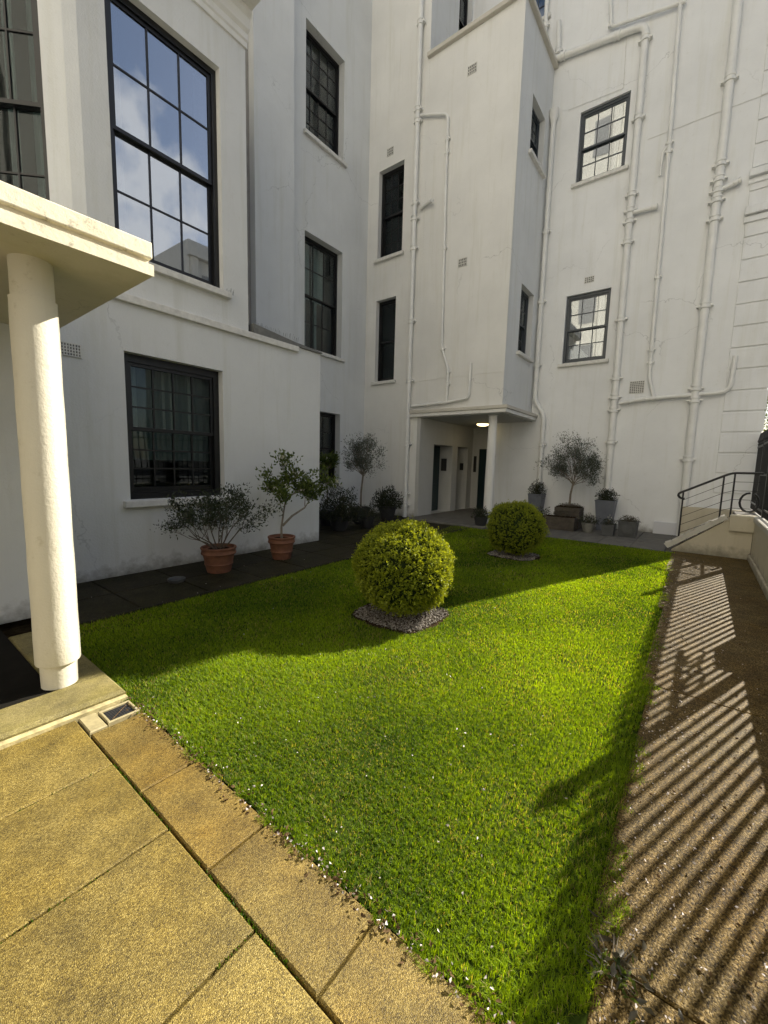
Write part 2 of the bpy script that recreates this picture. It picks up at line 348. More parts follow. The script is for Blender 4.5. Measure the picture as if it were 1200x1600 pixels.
def window(house, F, s0, s1, z0, z1, cols, rows, rev=.16, paint='black_paint', sill=.09, curtain=None, bars=True, fw=.055, split=None, glassy='glass'):
    mb = MB(); h = fw
    fbox(mb, F, s0, s0+h, rev, rev+.13, z0, z1); fbox(mb, F, s1-h, s1, rev, rev+.13, z0, z1)
    fbox(mb, F, s0+h, s1-h, rev, rev+.13, z1-h*1.15, z1); fbox(mb, F, s0+h, s1-h, rev, rev+.13, z0, z0+h)
    wn = mb.build('window', paint, house)
    a0, a1, c0, c1 = s0+h, s1-h, z0+h, z1-h*1.15
    zm = c0 + (c1-c0)*(split or rows[1]/(rows[0]+rows[1]))
    for k, (b0, b1, t, nr) in enumerate(((zm-.02, c1, rev+.025, rows[0]), (c0, zm+.02, rev+.07, rows[1]))):
        st, rl, bar = .042, .045, .020
        sb = MB(); lo = rl if k == 0 else .075
        fbox(sb, F, a0, a0+st, t, t+.04, b0, b1); fbox(sb, F, a1-st, a1, t, t+.04, b0, b1)
        fbox(sb, F, a0+st, a1-st, t, t+.04, b0, b0+lo); fbox(sb, F, a0+st, a1-st, t, t+.04, b1-rl, b1)
        nc = cols
        gw = (a1-a0-2*st)/nc; gh = (b1-b0-lo-rl)/nr
        for i in range(1, nc): fbox(sb, F, a0+st+gw*i-bar/2, a0+st+gw*i+bar/2, t+.004, t+.036, b0+lo, b1-rl)
        for j in range(1, nr): fbox(sb, F, a0+st, a1-st, t+.006, t+.034, b0+lo+gh*j-bar/2, b0+lo+gh*j+bar/2)
        sb.build('sash', paint, wn)
        org = F(a0+st, t+.018, b0+lo); pm = MB(); G = Fr((0, 0), F.S, F.N); e = bar*.3
        fbox(pm, G, e, gw-e, 0, .004, e, gh-e); first = None
        for i in range(nc):
            for j in range(nr):
                at = np.array(F(a0+st+gw*i, t+.018, b0+lo+gh*j))
                if first is None:
                    me = bpy.data.meshes.new('pane'); me.from_pydata(pm.v, [], pm.f); me.materials.append(MATS[glassy]); first = me
                link('pane', first, wn, at)
    if sill:
        sm = MB(); fbox(sm, F, s0-.09, s1+.09, -.085, rev+.02, z0-sill, z0-.003); sm.build('sill', 'sill_stone', wn, bevel=.008)
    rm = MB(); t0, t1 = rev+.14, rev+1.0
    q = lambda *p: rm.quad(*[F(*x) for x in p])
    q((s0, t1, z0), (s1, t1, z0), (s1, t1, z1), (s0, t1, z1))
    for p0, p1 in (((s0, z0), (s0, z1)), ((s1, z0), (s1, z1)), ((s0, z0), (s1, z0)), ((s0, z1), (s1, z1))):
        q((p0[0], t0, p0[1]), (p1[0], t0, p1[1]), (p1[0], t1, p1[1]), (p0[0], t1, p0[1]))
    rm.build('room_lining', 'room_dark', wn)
    for (f0, f1, zb, mt, amp) in (curtain or ()):
        cm = MB(); n = max(8, int((f1-f0)*60)); zz = z0 + (z1-z0)*zb
        pts = [(s0+(s1-s0)*(f0+(f1-f0)*i/n), rev+.24+amp*math.sin(i*1.15+f0*9)+amp*.5*math.sin(i*.43)) for i in range(n+1)]
        for (x0, y0), (x1, y1) in zip(pts, pts[1:]): cm.quad(F(x0, y0, zz), F(x1, y1, zz), F(x1, y1, z1-.03), F(x0, y0, z1-.03))
        cm.build('curtain', mt, wn, smooth=True)
    return wn

# ================================================================== GROUND
def struct(o): o['kind'] = 'structure'; return o
struct(MB().quad((-120, -1.14, -.07), (120, -1.14, -.07), (120, 120, -.07), (-120, 120, -.07)).build('ground', 'joint_soil'))
struct(MB().quad((-160, -160, .60), (160, -160, .60), (160, -1.12, .60), (-160, -1.12, .60)).build('street', 'road'))
def lawn_right(u): return .135 + (u-1.0)*.0275
# lawn sheet
LV = 4.40
lawn = MB(); lawn.quad((1.0, lawn_right(1)-.05, -.012), (9.52, lawn_right(9.5)-.05, -.012), (9.52, 4.9, -.012), (5.6, LV+.03, -.012), (1.02, LV, -.012))
struct(lawn.build('lawn', 'turf'))
def paving(name, mat, cells, z=0.0, gap=.010, th=.06, jit=.0015):
    root = struct(MB().quad(*[(0, 0, -.068)]*0 or [(cells[0][0], cells[0][2], -.05), (cells[0][1], cells[0][2], -.05), (cells[0][1], cells[0][3], -.05), (cells[0][0], cells[0][3], -.05)]).build(name, 'joint_soil', None, at=(cells[0][0], cells[0][2], -.05)))
    for (a0, a1, b0, b1) in cells:
        g = gap/2; dz = rng.uniform(-jit, jit)
        MB().slab(a0+g, a1-g, b0+g, b1-g, z-th, z+dz, .006).build('paving_slab', mat, root)
    return root
vj = [2.80, 2.235, 1.64, 1.04, .44, -.16, -.79]
cells = []
for c, (a0, a1) in enumerate(((-.19, .715), (-1.09, -.19), (-1.99, -1.09))):
    for b1, b0 in zip(vj, vj[1:]): cells.append((a0, a1, b0, b1))
paving('front_paving', 'aggregate', cells)
vj2 = [2.585, 1.935, 1.35, .75, .145, -.32, -.79]
cells = [(.715, 1.0, b0, b1) for b1, b0 in zip(vj2, vj2[1:])]
paving('paving_strip', 'aggregate_strip', cells)
cells = [(1.002, 1.355, -.32, .12), (1.002, 1.355, -.79, -.32)]
u = 1.355
while u < 9.6:
    e = min(u+2.1, 9.74); cells.append((u, e, -.79, lawn_right((u+e)/2)-.005)); u = e
paving('side_path', 'aggregate_path', cells, gap=.005)
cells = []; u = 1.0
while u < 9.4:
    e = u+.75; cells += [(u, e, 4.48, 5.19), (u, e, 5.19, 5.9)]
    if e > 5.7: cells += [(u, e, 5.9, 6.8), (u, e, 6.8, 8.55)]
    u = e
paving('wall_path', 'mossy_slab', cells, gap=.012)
kerb = struct(MB().slab(1.0, 5.6, 4.415, 4.475, -.06, .012, .008).build('lawn_kerb', 'mossy_slab'))
cells = []; v = -.75
while v < 6.4:
    cells += [(9.56, 10.46, v, v+.6), (10.46, 11.36, v, v+.6), (11.36, 12.2, v, v+.6)]; v += .6
paving('rear_path', 'back_slab', cells, gap=.009)

# raised slab under the entrance canopy with its limed step edge
pl = struct(MB().slab(-4.0, .995, 2.83, 3.16, -.06, .055, .02).build('porch_step', 'porch_slab'))
MB().slab(-4.0, .993, 2.795, 2.829, -.06, .030, .012).build('step_edge', 'lime_edge', pl)
MB().slab(.70, .995, 3.162, 4.40, -.06, .052, .015).build('step_return', 'porch_slab', pl)
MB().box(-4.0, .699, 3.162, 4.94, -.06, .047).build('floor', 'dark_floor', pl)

# ================================================================== GRASS
def grass():
    n0 = 2400000
    d0, d1 = 1.0, 9.6
    # sample in camera distance so that near turf is dense
    uu = rng.uniform(.965, 9.54, n0); vv = rng.uniform(.0, 5.0, n0)
    edge = .030*np.sin(uu*7)+.02*np.sin(uu*23+1)+.02*np.sin(uu*51)
    lim = np.where(uu < 5.6, LV, LV + (uu-5.6)*.15)
    fe = 1.0 + .018*np.sin(vv*9)+.018*np.sin(vv*31)+.012*np.sin(vv*67)
    ok = (vv > lawn_right(uu)-.04+edge) & (vv < lim+rng.normal(0, .02, n0)) & (uu > fe-.012) & (uu < 9.52+rng.normal(0, .02, n0))
    for (a, b_, c, d_) in ((2.99, 3.87, 1.93, 2.81), (6.71, 7.49, 2.10, 2.95)):
        su, sv = (uu-(a+b_)/2)/((b_-a)/2), (vv-(c+d_)/2)/((d_-c)/2); wob = .04*np.sin(uu*17)+.04*np.sin(vv*19+1)+rng.normal(0, .025, n0)
        ok &= ~((np.abs(su)**3+np.abs(sv)**3)**(1/3) < 1.03+wob)
    dist = np.hypot(uu, vv)
    keep = np.clip((2.2/dist)**1.7, .10, 1.0)
    ok &= rng.random(n0) < keep
    bare = np.sin(uu*3.7+1.3*np.sin(vv*2.9))*np.sin(vv*4.3+1.1*np.sin(uu*3.1))+.5*np.sin(uu*11+vv*7)*np.sin(vv*13-uu*5)
    ok &= rng.random(n0) < np.clip(1.0-.55*np.clip(bare-.25, 0, 1), .35, 1)
    uu, vv, dist, bare = uu[ok], vv[ok], dist[ok], bare[ok]; n = len(uu)
    cs = .030*np.clip(dist/2.2, 1, 2.5); ci, cj = np.floor(uu/.024).astype(int), np.floor(vv/.024).astype(int)
    hh = np.sin(ci*127.1+cj*311.7)*43758.5453; h1 = hh-np.floor(hh); hh = np.sin(ci*269.5+cj*183.3)*43758.5453; h2 = hh-np.floor(hh)
    att = rng.uniform(0, .5, n)                               # blades gather into little tufts
    uu = uu*(1-att)+((ci+h1)*.024)*att; vv = vv*(1-att)+((cj+h2)*.024)*att
    sc = np.clip(dist/2.2, 1, 3.0)
    pat = .5+.25*np.sin(uu*2.1+vv*1.3)+.25*np.sin(uu*.9-vv*3.1+1)+.2*np.sin(uu*5.3+2)*np.sin(vv*6.1)
    hgt = rng.uniform(.009, .023, n)*(.8+.3*pat+.35*h1)*np.clip(sc**.2, 1, 1.25)
    fr = np.minimum(vv-lawn_right(uu), uu-1.0); hgt *= np.where(fr < .06, 1.25, 1)
    wd = rng.uniform(.0008, .0015, n)*sc**.8
    az = rng.uniform(0, 2*np.pi, n); ln = rng.uniform(.15, 1.05, n)
    S = np.stack([-np.sin(az), np.cos(az), 0*az], 1); D = np.stack([np.cos(az), np.sin(az), 0*az], 1); Z = np.array([0, 0, 1.])
    P = np.stack([uu, vv, np.full(n, -.012)], 1)
    M = P + D*(hgt*ln*.35)[:, None] + Z*(hgt*.62)[:, None]; Tp = P + D*(hgt*ln)[:, None] + Z*(hgt*rng.uniform(.75, 1.05, n))[:, None]
    w_ = S*wd[:, None]
    V = np.stack([P-w_, P+w_, M+w_*.8, M-w_*.8, Tp], 1).reshape(-1, 3); k = np.arange(n)[:, None]*5
    tint = np.clip(-.12+.62*rng.random(n)+.45*(pat-.3)+.3*h2, 0, .93)
    tint = np.where(rng.random(n) < .035+.10*np.clip(bare, 0, 1), 1.0, tint)
    o = fastmesh('grass', V, [k+np.array([[0, 1, 2, 3]]), k+np.array([[3, 2, 4]])], 'grass_blade', None, np.repeat(tint, 5))
    tag(o, 'short mown green turf of the courtyard lawn, half of it in sun', 'grass', kind='stuff')
    print('blades', n)
grass()

# ================================================================== LEFT WING (bay, ground-floor block, far wall)
lw = thing('house_wing', 'white stuccoed wing on the left with big bay window and cornice', 'building', (3, 6.5, 0))
FL = FA(5.9)
lower = (2.24, 3.59, .98, 2.87); bayw = (2.205, 3.63, 4.02, 7.0)
mb = MB(); wallpanel(mb, FL, 1.0, 5.6, 0, 3.55, [lower], .2)
mb.quad((5.6, 5.9, 0), (5.6, 8.55, 0), (5.6, 8.55, 3.55), (5.6, 5.9, 3.55))
mb.quad((1.0, 5.9, 3.55), (5.6, 5.9, 3.55), (5.6, 8.55, 3.75), (1.0, 8.55, 3.75))
mb.build('lower_wall', 'stucco', lw)
MB().box(1.0, 5.05, 5.845, 5.898, 3.455, 3.552).build('string_course', 'sill_stone', lw, bevel=.01)
mb = MB(); mb.prism([(4.12, 3.555), (5.615, 3.555), (5.615, 3.575), (4.9, 3.62), (4.12, 3.70)], lambda a, c, h: (a, h, c), 5.86, 6.1); mb.build('lead_flashing', 'lead', lw)
# bird spikes on the ledge
mb = MB()
for i in range(34):
    a = 4.2+i*.026; mb.tube([(a, 5.9, 3.64), (a+rng.uniform(-.02, .02), 5.88+rng.uniform(-.02, .04), 3.64+rng.uniform(.06, .11))], .0022, 4)
for i in range(10):
    a = 3.66+i*.012; mb.tube([(a, 5.86, 4.0), (a+rng.uniform(-.02, .02), 5.85, 4.0+rng.uniform(.05, .1))], .002, 4)
mb.build('bird_spikes', 'lead', lw)
mb = MB(); wallpanel(mb, FL, 1.92, 4.05, 3.551, 9.4, [bayw], .14)
mb.quad((4.05, 5.9, 3.55), (4.05, 8.3, 3.55), (4.05, 8.3, 9.4), (4.05, 5.9, 9.4))
ch = np.array([1.92-.13*math.cos(R(24)), 5.9+.13*math.sin(R(24))])
mb.quad((1.92, 5.9, 3.5), (ch[0], ch[1], 3.5), (ch[0], ch[1], 9.4), (1.92, 5.9, 9.4))
FCant = Fr(ch, (-math.sqrt(.5), math.sqrt(.5)), (math.sqrt(.5), math.sqrt(.5)))
cantw = (.235, 1.55, 3.9, 6.95)
wallpanel(mb, FCant, 0, 1.75, 3.5, 9.4, [cantw], .10)
e = FCant(1.75, 0, 0)
mb.quad((e[0], e[1], 0), (-8, e[1], 0), (-8, e[1], 9.4), (e[0], e[1], 9.4))
mb.quad((4.05, 5.9, 9.4), (4.05, 9, 9.4), (-8, 9, 9.4), (-8, e[1], 9.4), (e[0], e[1], 9.4), (1.92, 5.9, 9.4))
mb.build('bay_wall', 'stucco', lw)
# recessed margin round the bay window, then the cornice
mb = MB()
prof = [(5.9, 7.53), (5.87, 7.53), (5.87, 7.60), (5.85, 7.62), (5.85, 7.70), (5.81, 7.74), (5.79, 7.86), (5.75, 7.90), (5.75, 7.96), (5.50, 7.97), (5.50, 8.25), (5.9, 8.3)]
def corn(p, q, s):                                          # mitred at the bay's right corner
    return (4.07 if s == 1 else 1.6, p, q)
mb.prism(prof, corn, 0, 1)
mb.build('cornice', 'stucco_warm', lw)
window(lw, FL, *lower, 4, (3, 3), rev=.12, glassy='dark_glass', curtain=[(0, .22, .5, 'curtain_cloth', .012), (.44, .60, .5, 'curtain_cloth', .012), (.68, .80, .5, 'curtain_cloth', .012), (0, 1, .28, 'blind_cloth', .01)], fw=.085)
window(lw, FL, *bayw, 3, (2, 2), rev=.10, fw=.07, glassy='coated_glass', curtain=[(0, .18, 0, 'curtain_cloth', .015), (.86, 1, 0, 'curtain_cloth', .015)])
window(lw, FCant, *cantw, 4, (2, 2), rev=.06, fw=.07, glassy='dark_glass', curtain=[(.10, .22, 0, 'blind_cloth', .012), (.34, .42, 0, 'blind_cloth', .012)], sill=0)
# shallow breast and the far wall
mb = MB(); wallpanel(mb, FA(8.2), 5.83, 6.91, 3.5, 18); mb.quad((5.83, 8.2, 3.5), (5.83, 8.6, 3.5), (5.83, 8.6, 18), (5.83, 8.2, 18)); mb.quad((6.91, 8.2, 3.5), (6.96, 8.55, 3.5), (6.96, 8.55, 18), (6.91, 8.2, 18))
mb.build('chimney_breast', 'stucco', lw)
MB().quad((4.05, 8.38, 3.5), (5.83, 8.38, 3.5), (5.83, 8.38, 18), (4.05, 8.38, 18)).build('recess_shade_panel', 'recess_shade_tone', lw)  # darker sheet, its colour stands in for shade in the unlit gap
FW = FA(8.55); w1 = (7.57, 8.92, 9.64, 12.12); w2 = (7.55, 8.94, 4.5, 7.36); w3 = (8.0, 8.93, .92, 2.93)
mb = MB(); wallpanel(mb, FW, 4.0, 10.0, 0, 18, [w1, w2, w3], .26)
mb.quad((-8, 8.56, 9.4), (4.0, 8.56, 9.4), (4.0, 8.56, 18), (-8, 8.56, 18)); mb.quad((-8, 8.55, 18), (10, 8.55, 18), (10, 16, 18), (-8, 16, 18))
mb.build('far_wall', 'stucco', lw)
window(lw, FW, *w1, 4, (3, 3), rev=.2); window(lw, FW, *w2, 3, (2, 2), rev=.2, curtain=[(0, .4, .5, 'curtain_cloth', .012), (.45, .8, .5, 'curtain_cloth', .01), (.22, .30, 0, 'curtain_cloth', .006), (.52, .6, 0, 'curtain_cloth', .006)])
window(lw, FW, *w3, 2, (2, 2), rev=.2)
# wall of the entrance under the canopy
mb = MB(); mb.quad((-6, 4.94, 0), (1.12, 4.94, 0), (1.12, 4.94, 2.67), (-6, 4.94, 2.67)); mb.quad((1.12, 4.94, 0), (1.12, 5.9, 0), (1.12, 5.9, 3.5), (1.12, 4.94, 3.5))
mb.quad((-6, 4.93, 2.87), (1.12, 4.93, 2.87), (1.12, 7.2, 3.4), (-6, 7.2, 3.4)); mb.build('entrance_wall', 'stucco', lw)

# ================================================================== TOWER with porch
tw = thing('stair_tower', 'white stuccoed stair tower in the corner with open porch beneath', 'building', (10.5, 6.3, 0))
FT = FB(10.0); t1 = (7.28, 8.16, 7.46, 9.84); t2 = (7.44, 8.16, 3.98, 6.32)
mb = MB(); wallpanel(mb, FT, 6.56, 8.55, 0, 18, [t1, t2], .22); mb.build('tower_wall', 'stucco_warm', tw)
mb = MB(); wallpanel(mb, FT, 4.08, 6.559, 3.04, 12.0)
sw1 = (10.78, 11.75, 9.2, 10.48); sw2 = (10.80, 11.75, 4.5, 6.17)
mb.build('projection_front', 'stucco_warm', tw)
mb = MB(); wallpanel(mb, FA(4.08), 10.0, 12.2, 3.04, 12.0, [sw1, sw2], .2); mb.build('projection_side', 'stucco', tw)
uw = (11.40, 12.12, 12.9, 15.6)
mb = MB(); wallpanel(mb, FA(6.56), 10.0, 12.2, 12.0, 18, [uw], .2); mb.quad((10, 6.56, 18), (12.2, 6.56, 18), (12.2, 8.6, 18), (10, 8.6, 18)); mb.build('upper_side', 'stucco', tw)
mb = MB(); mb.quad((10, 4.08, 11.8), (12.2, 4.08, 11.8), (12.2, 6.56, 11.8), (10, 6.56, 11.8)); mb.build('terrace', 'lead', tw)
mb = MB(); mb.box(9.90, 10.16, 3.98, 6.60, 11.93, 12.03); mb.box(10.161, 12.19, 3.98, 4.24, 11.93, 12.03); mb.build('coping', 'stucco_coping', tw, bevel=.015)
MB().box(9.992, 10.02, 4.09, 8.5, 3.86, 3.885).build('drip_bead', 'stucco_warm', tw)
window(tw, FT, *t1, 3, (3, 3), rev=.15, glassy='dark_glass'); window(tw, FT, *t2, 1, (1, 1), rev=.15, glassy='dark_glass')
window(tw, FA(4.08), *sw1, 3, (2, 2), rev=.14, paint='grey_frame'); window(tw, FA(4.08), *sw2, 3, (2, 2), rev=.14, paint='grey_frame'); window(tw, FA(6.56), *uw, 2, (2, 2), rev=.14)
# canopy slab of the porch, two-step edge
mb = MB(); mb.box(9.90, 12.19, 3.93, 6.80, 2.87, 2.96); mb.build('canopy_slab', 'stucco_warm', tw, bevel=.008)
mb = MB(); mb.box(9.87, 12.19, 3.90, 6.80, 2.962, 3.045); mb.build('canopy_capping', 'stucco_coping', tw, bevel=.008)
MB().box(9.995, 13.5, 4.05, 6.46, 2.85, 2.868).build('porch_ceiling', 'stucco_inner_shade', tw)
mb = MB(); mb.lathe([(.15, 0), (.15, .12), (.125, .14), (.12, 1.4), (.105, 2.80), (.13, 2.81), (.13, 2.85)], (10.28, 4.42, .03), 24); mb.build('pillar', 'stucco_warm', tw, smooth=True)
# porch left wall with two deep doorways, the end wall with the green door
d1 = (10.78, 11.95, .03, 2.15); d2 = (12.3, 13.05, .03, 2.15)
mb = MB(); wallpanel(mb, FA(6.45), 10.001, 13.4, 0, 2.85, [d1, d2], .52); mb.quad((10.0, 6.45, 0), (10.0, 6.56, 0), (10.0, 6.56, 3.04), (10.0, 6.45, 3.04)); mb.build('porch_wall', 'stucco_inner_shade', tw)
mb = MB(); wallpanel(mb, FB(13.4), 5.25, 6.45, 0, 2.85, [(5.4, 6.2, .03, 2.12)], .08); mb.quad((12.2, 5.25, 0), (13.4, 5.25, 0), (13.4, 5.25, 2.85), (12.2, 5.25, 2.85)); mb.build('porch_end_wall', 'stucco_inner_shade', tw)
MB().slab(9.45, 13.5, 4.15, 6.5, -.06, .05, .02).build('porch_floor', 'back_slab', tw)
def door(F, s0, s1, z0, z1, t, mat):
    mb = MB(); fbox(mb, F, s0, s1, t, t+.05, z0, z1); d = mb.build('door', mat, tw)
    for a, b_, c, e_ in ((.12, .45, .1, .42), (.55, .88, .1, .42), (.12, .45, .5, .93), (.55, .88, .5, .93)):
        pm = MB(); w_, h_ = s1-s0, z1-z0; fbox(pm, F, s0+a*w_, s0+b_*w_, t-.012, t-.001, z0+c*h_, z0+e_*h_); pm.build('door_panel', mat, d)
    kb = MB(); p = F(s0+.08, t-.04, z0+1.0); kb.tube([F(s0+.08, t, z0+1.0), F(s0+.08, t-.03, z0+1.0), F(s0+.08, t-.05, z0+1.0), F(s0+.08, t-.06, z0+1.0)], [.012, .012, .028, .012], 10); kb.build('door_knob', 'brass', d)
door(FA(6.45), d1[0], d1[1], .05, 2.15, .46, 'door_green'); door(FA(6.45), d2[0], d2[1], .05, 2.15, .46, 'door_green'); door(FB(13.4), 5.4, 6.2, .05, 2.12, .03, 'door_green')
for nm, F, s, z, w_, h_, lb in (('name_plaque', FB(11.95), 6.74, 1.55, .20, .40, 'black rectangular plaque beside the first porch doorway'),
                                ('entry_phone', FB(13.05), 6.66, 1.50, .13, .24, 'small dark entry phone by the second porch doorway'),
                                ('notice_frame', FB(13.4), 6.33, 1.60, .10, .55, 'narrow dark notice frame left of the green porch door')):
    mb = MB(); fbox(mb, F, s-w_/2, s+w_/2, -.022, -.002, z-h_/2, z+h_/2); o = mb.build(nm, 'plaque', None, at=F(s, 0, z), bevel=.004); tag(o, lb, 'sign' if nm != 'entry_phone' else 'intercom')
lp = thing('ceiling_lamp', 'round glowing bulkhead lamp on the porch ceiling', 'lamp', (12.0, 5.48, 2.85))
MB().lathe([(.21, 0), (.21, -.03), (.19, -.035)], (12.0, 5.48, 2.849), 24).build('lamp_base', 'brass', lp, smooth=True)
MB().lathe([(.185, -.036), (.17, -.06), (.12, -.085), (.05, -.095), (.005, -.096)], (12.0, 5.48, 2.849), 24).build('lamp_shade', 'lamp_glow', lp, smooth=True)

# ================================================================== REAR WING
rw = thing('house_wing', 'tall white rear wing with drainpipes and rusticated right corner', 'building', (12.2, 1.5, 0))
FR = FB(12.2); W1 = (2.22, 3.34, 8.9, 10.60); W2 = (2.28, 3.35, 4.37, 6.13); W3 = (4.35, 5.25, 13.35, 15.0)
mb = MB(); wallpanel(mb, FR, -.92, 4.08, 0, 18, [W1, W2], .12); wallpanel(mb, FR, 4.08, 6.56, 11.8, 18, [W3], .12); wallpanel(mb, FR, 4.08, 5.25, 0, 3.04)
mb.quad((12.2, -.92, 0), (22, -.92, 0), (22, -.92, 18), (12.2, -.92, 18)); mb.quad((22, -.92, 0), (22, 16, 0), (22, 16, 18), (22, -.92, 18)); mb.quad((12.2, -.92, 18), (22, -.92, 18), (22, 16, 18), (12.2, 16, 18))
mb.build('rear_wall', 'stucco_rear', rw)
for Wn in (W1, W2, W3): window(rw, FR, *Wn, 3, (2, 2), rev=.07, paint='grey_frame', fw=.06, glassy='rear_glass', curtain=[(0, .3, 0, 'blind_cloth', .015)])
z = 1.06
qm = None
while z < 17.5:
    at = (12.2, -.22, z)
    if qm is None:
        q_ = MB(); q_.box(-.028, .0, -.72, 0, .018, .44)
        qm = bpy.data.meshes.new('quoin_stone'); qm.from_pydata(q_.v, [], q_.f); qm.materials.append(MATS['stucco_rear'])
    o = link('quoin_stone', qm, rw, at); md = o.modifiers.new('b', 'BEVEL'); md.width = .012; md.segments = 2
    z += .458
for zz, hh, pp in ((6.85, .10, .07), (7.0, .16, .11), (7.62, .08, .06), (7.74, .14, .13)):
    MB().box(12.2-pp, 12.17, -.99, -.19, zz, zz+hh).build('moulding', 'stucco_rear', rw, bevel=.012)
# air bricks
def airbrick(F, s, z, w_, h_, nx, ny, label, depth=.03):
    c = F(s, 0, z); t_ = thing('air_brick', label, 'vent', c, 'air bricks in the walls')
    mb = MB(); b_ = .012; cw = (w_-b_)/nx; chh = (h_-b_)/ny
    for i in range(nx+1): fbox(mb, F, s-w_/2+i*cw, s-w_/2+i*cw+b_, -.016, -.002, z-h_/2, z+h_/2)
    for j in range(ny+1): fbox(mb, F, s-w_/2, s+w_/2, -.014, -.003, z-h_/2+j*chh, z-h_/2+j*chh+b_)
    mb.build('grille', 'sill_stone', t_)
    k = MB(); fbox(k, F, s-w_/2, s+w_/2, -.004, -.001, z-h_/2, z+h_/2); k.build('hole_backing', 'lead', t_)
p = pv(108, 546, 5.9); airbrick(FL, p[0], p[2], .23, .15, 8, 4, 'square-holed air brick by the canopy on the lower left wall')
for x, y, lb in ((738, 108, 'highest small air brick on the tower projection below its coping'), (723, 410, 'air brick halfway down the tower projection right of the thin pipe')):
    p = pu(x, y, 10.0); airbrick(FT, p[1], p[2], .24, .2, 5, 3, lb)
p = pu(610, 237, 10.0); airbrick(FT, p[1], p[2], .22, .2, 4, 3, 'air brick above the upper narrow tower window')
p = pu(921, 437, 12.2); airbrick(FR, p[1], p[2], .23, .15, 5, 3, 'air brick above the lower rear window')
p = pu(995, 605, 12.2); airbrick(FR, p[1], p[2], .32, .30, 7, 7, 'square vent grille above the horizontal waste pipe')

# ================================================================== DRAINPIPES
def pipe(label, path, r, collars=(), off=0, mat='pipe_paint', hopper=None, horiz=False):
    P = [np.array(p, float) for p in path]; base = min(P, key=lambda q: q[2])
    t_ = thing('drainpipe', label, 'pipe', base, 'drainpipes on the white walls')
    MB().tube(P, r, 14).build('pipe', mat, t_, smooth=True)
    for c in collars:
        c = np.array(c, float)
        # direction of the pipe there
        best = min(range(len(P)-1), key=lambda i: abs(np.linalg.norm(c-P[i])+np.linalg.norm(c-P[i+1])-np.linalg.norm(P[i]-P[i+1])))
        d = P[best+1]-P[best]; d /= np.linalg.norm(d); foot = P[best]+d*np.dot(c-P[best], d)
        m_ = MB(); m_.tube([foot-d*.07, foot-d*.065, foot-d*.03, foot-d*.025, foot+d*.025, foot+d*.03, foot+d*.065, foot+d*.07], [r, r*1.28, r*1.28, r*1.14, r*1.14, r*1.34, r*1.34, r], 14)
        if abs(d[2]) > .8:
            m_.box(foot[0]-.012, foot[0]+r+.03, foot[1]-r*1.9, foot[1]+r*1.9, foot[2]-.02, foot[2]+.02)
        m_.build('collar', mat, t_, smooth=True)
    if hopper is not None:
        h = np.array(hopper); MB().lathe([(r, -.25), (r*1.1, -.2), (r*2, 0), (r*2.1, .12), (r*1.7, .13)], h, 12).build('hopper', mat, t_, smooth=True)
    return t_
def bend(a, b_, c, rad=.1, n=5):                                 # a, rounded corner at b, c
    a, b_, c = map(np.array, (a, b_, c)); d0 = (a-b_)/np.linalg.norm(a-b_); d1 = (c-b_)/np.linalg.norm(c-b_)
    p0, p1 = b_+d0*rad, b_+d1*rad
    return [tuple((1-t)**2*p0 + 2*t*(1-t)*b_ + t*t*p1) for t in np.linspace(0, 1, n)]
def poly(*pts, rad=.1):
    o = [pts[0]]
    for i in range(1, len(pts)-1): o += bend(pts[i-1], pts[i], pts[i+1], min(rad, .45*np.linalg.norm(np.array(pts[i])-np.array(pts[i-1])), .45*np.linalg.norm(np.array(pts[i+1])-np.array(pts[i]))))
    return o+[pts[-1]]
UM = 9.89
pipe('tall white drainpipe running down the tower left of the porch', [(UM, 6.82, 0), (UM, 6.82, 17)], .062, [pu(650, y, UM) for y in (40, 172, 190, 316, 340, 386, 500, 594, 694, 772, 790)])
U2 = 9.93
q = lambda x, y, U=U2: tuple(pu(x, y, U))
pipe('thin white waste pipe looping off the tower drainpipe to the canopy', poly(q(657, 180), q(700, 178), q(696, 300), q(690, 543), q(700, 578), q(697, 630), rad=.14), .034, [q(702, 214), q(700, 236), q(694, 387), q(690, 545), q(700, 580), q(697, 600)])
pipe('horizontal waste pipe lying above the porch canopy', poly(q(643, 635), q(697, 629), q(732, 622), q(735, 566), rad=.1), .036, [q(665, 633), q(688, 630)])
pipe('short overflow stub on the tower drainpipe', [q(656, 326), q(668, 317), tuple(np.array(q(677, 315))-[.06, 0, 0])], .045)
UR = 12.10
r_ = lambda x, y, U=UR: tuple(pu(x, y, U))
pipe('white drainpipe with hopper in the angle beside the tower projection', poly((12.08, 3.98, 10.8), (12.08, 3.98, 3.45), (12.08, 3.70, 3.0), (12.08, 3.70, 0), rad=.15), .058, [(12.08, 3.98, z_) for z_ in (7.9, 6.1, 4.4)]+[(12.08, 3.70, 2.2)], hopper=(12.08, 3.98, 10.75))
pipe('stout white soil pipe bending over the upper rear window', poly(r_(868, 92), r_(1010, 38), (UR, 1.99, 6), (UR, 1.95, 0), rad=.2), .075, [r_(965, 55), r_(880, 87), r_(1008, 60), r_(1001, 182), r_(988, 303), r_(985, 328), r_(985, 345), r_(980, 378), r_(974, 498), r_(968, 590), r_(962, 620), r_(960, 640), r_(955, 690)])
pipe('upright vent stub above the rear soil pipe', poly(r_(873, 33), r_(872, 84), rad=.05), .055, [r_(872, 80)])
pipe('branch stub on the soil pipe right of the rear windows', [r_(990, 332), r_(1010, 327), r_(1028, 322)], .05, [r_(1022, 324)])
pipe('thin white downpipe between the two stout rear pipes', poly(r_(1068, -60), r_(1046, 222), r_(1014, 590), r_(1022, 624), rad=.12), .040, [r_(1045, 222), r_(1043, 236), r_(1027, 432), r_(1013, 546), r_(1012, 566)])
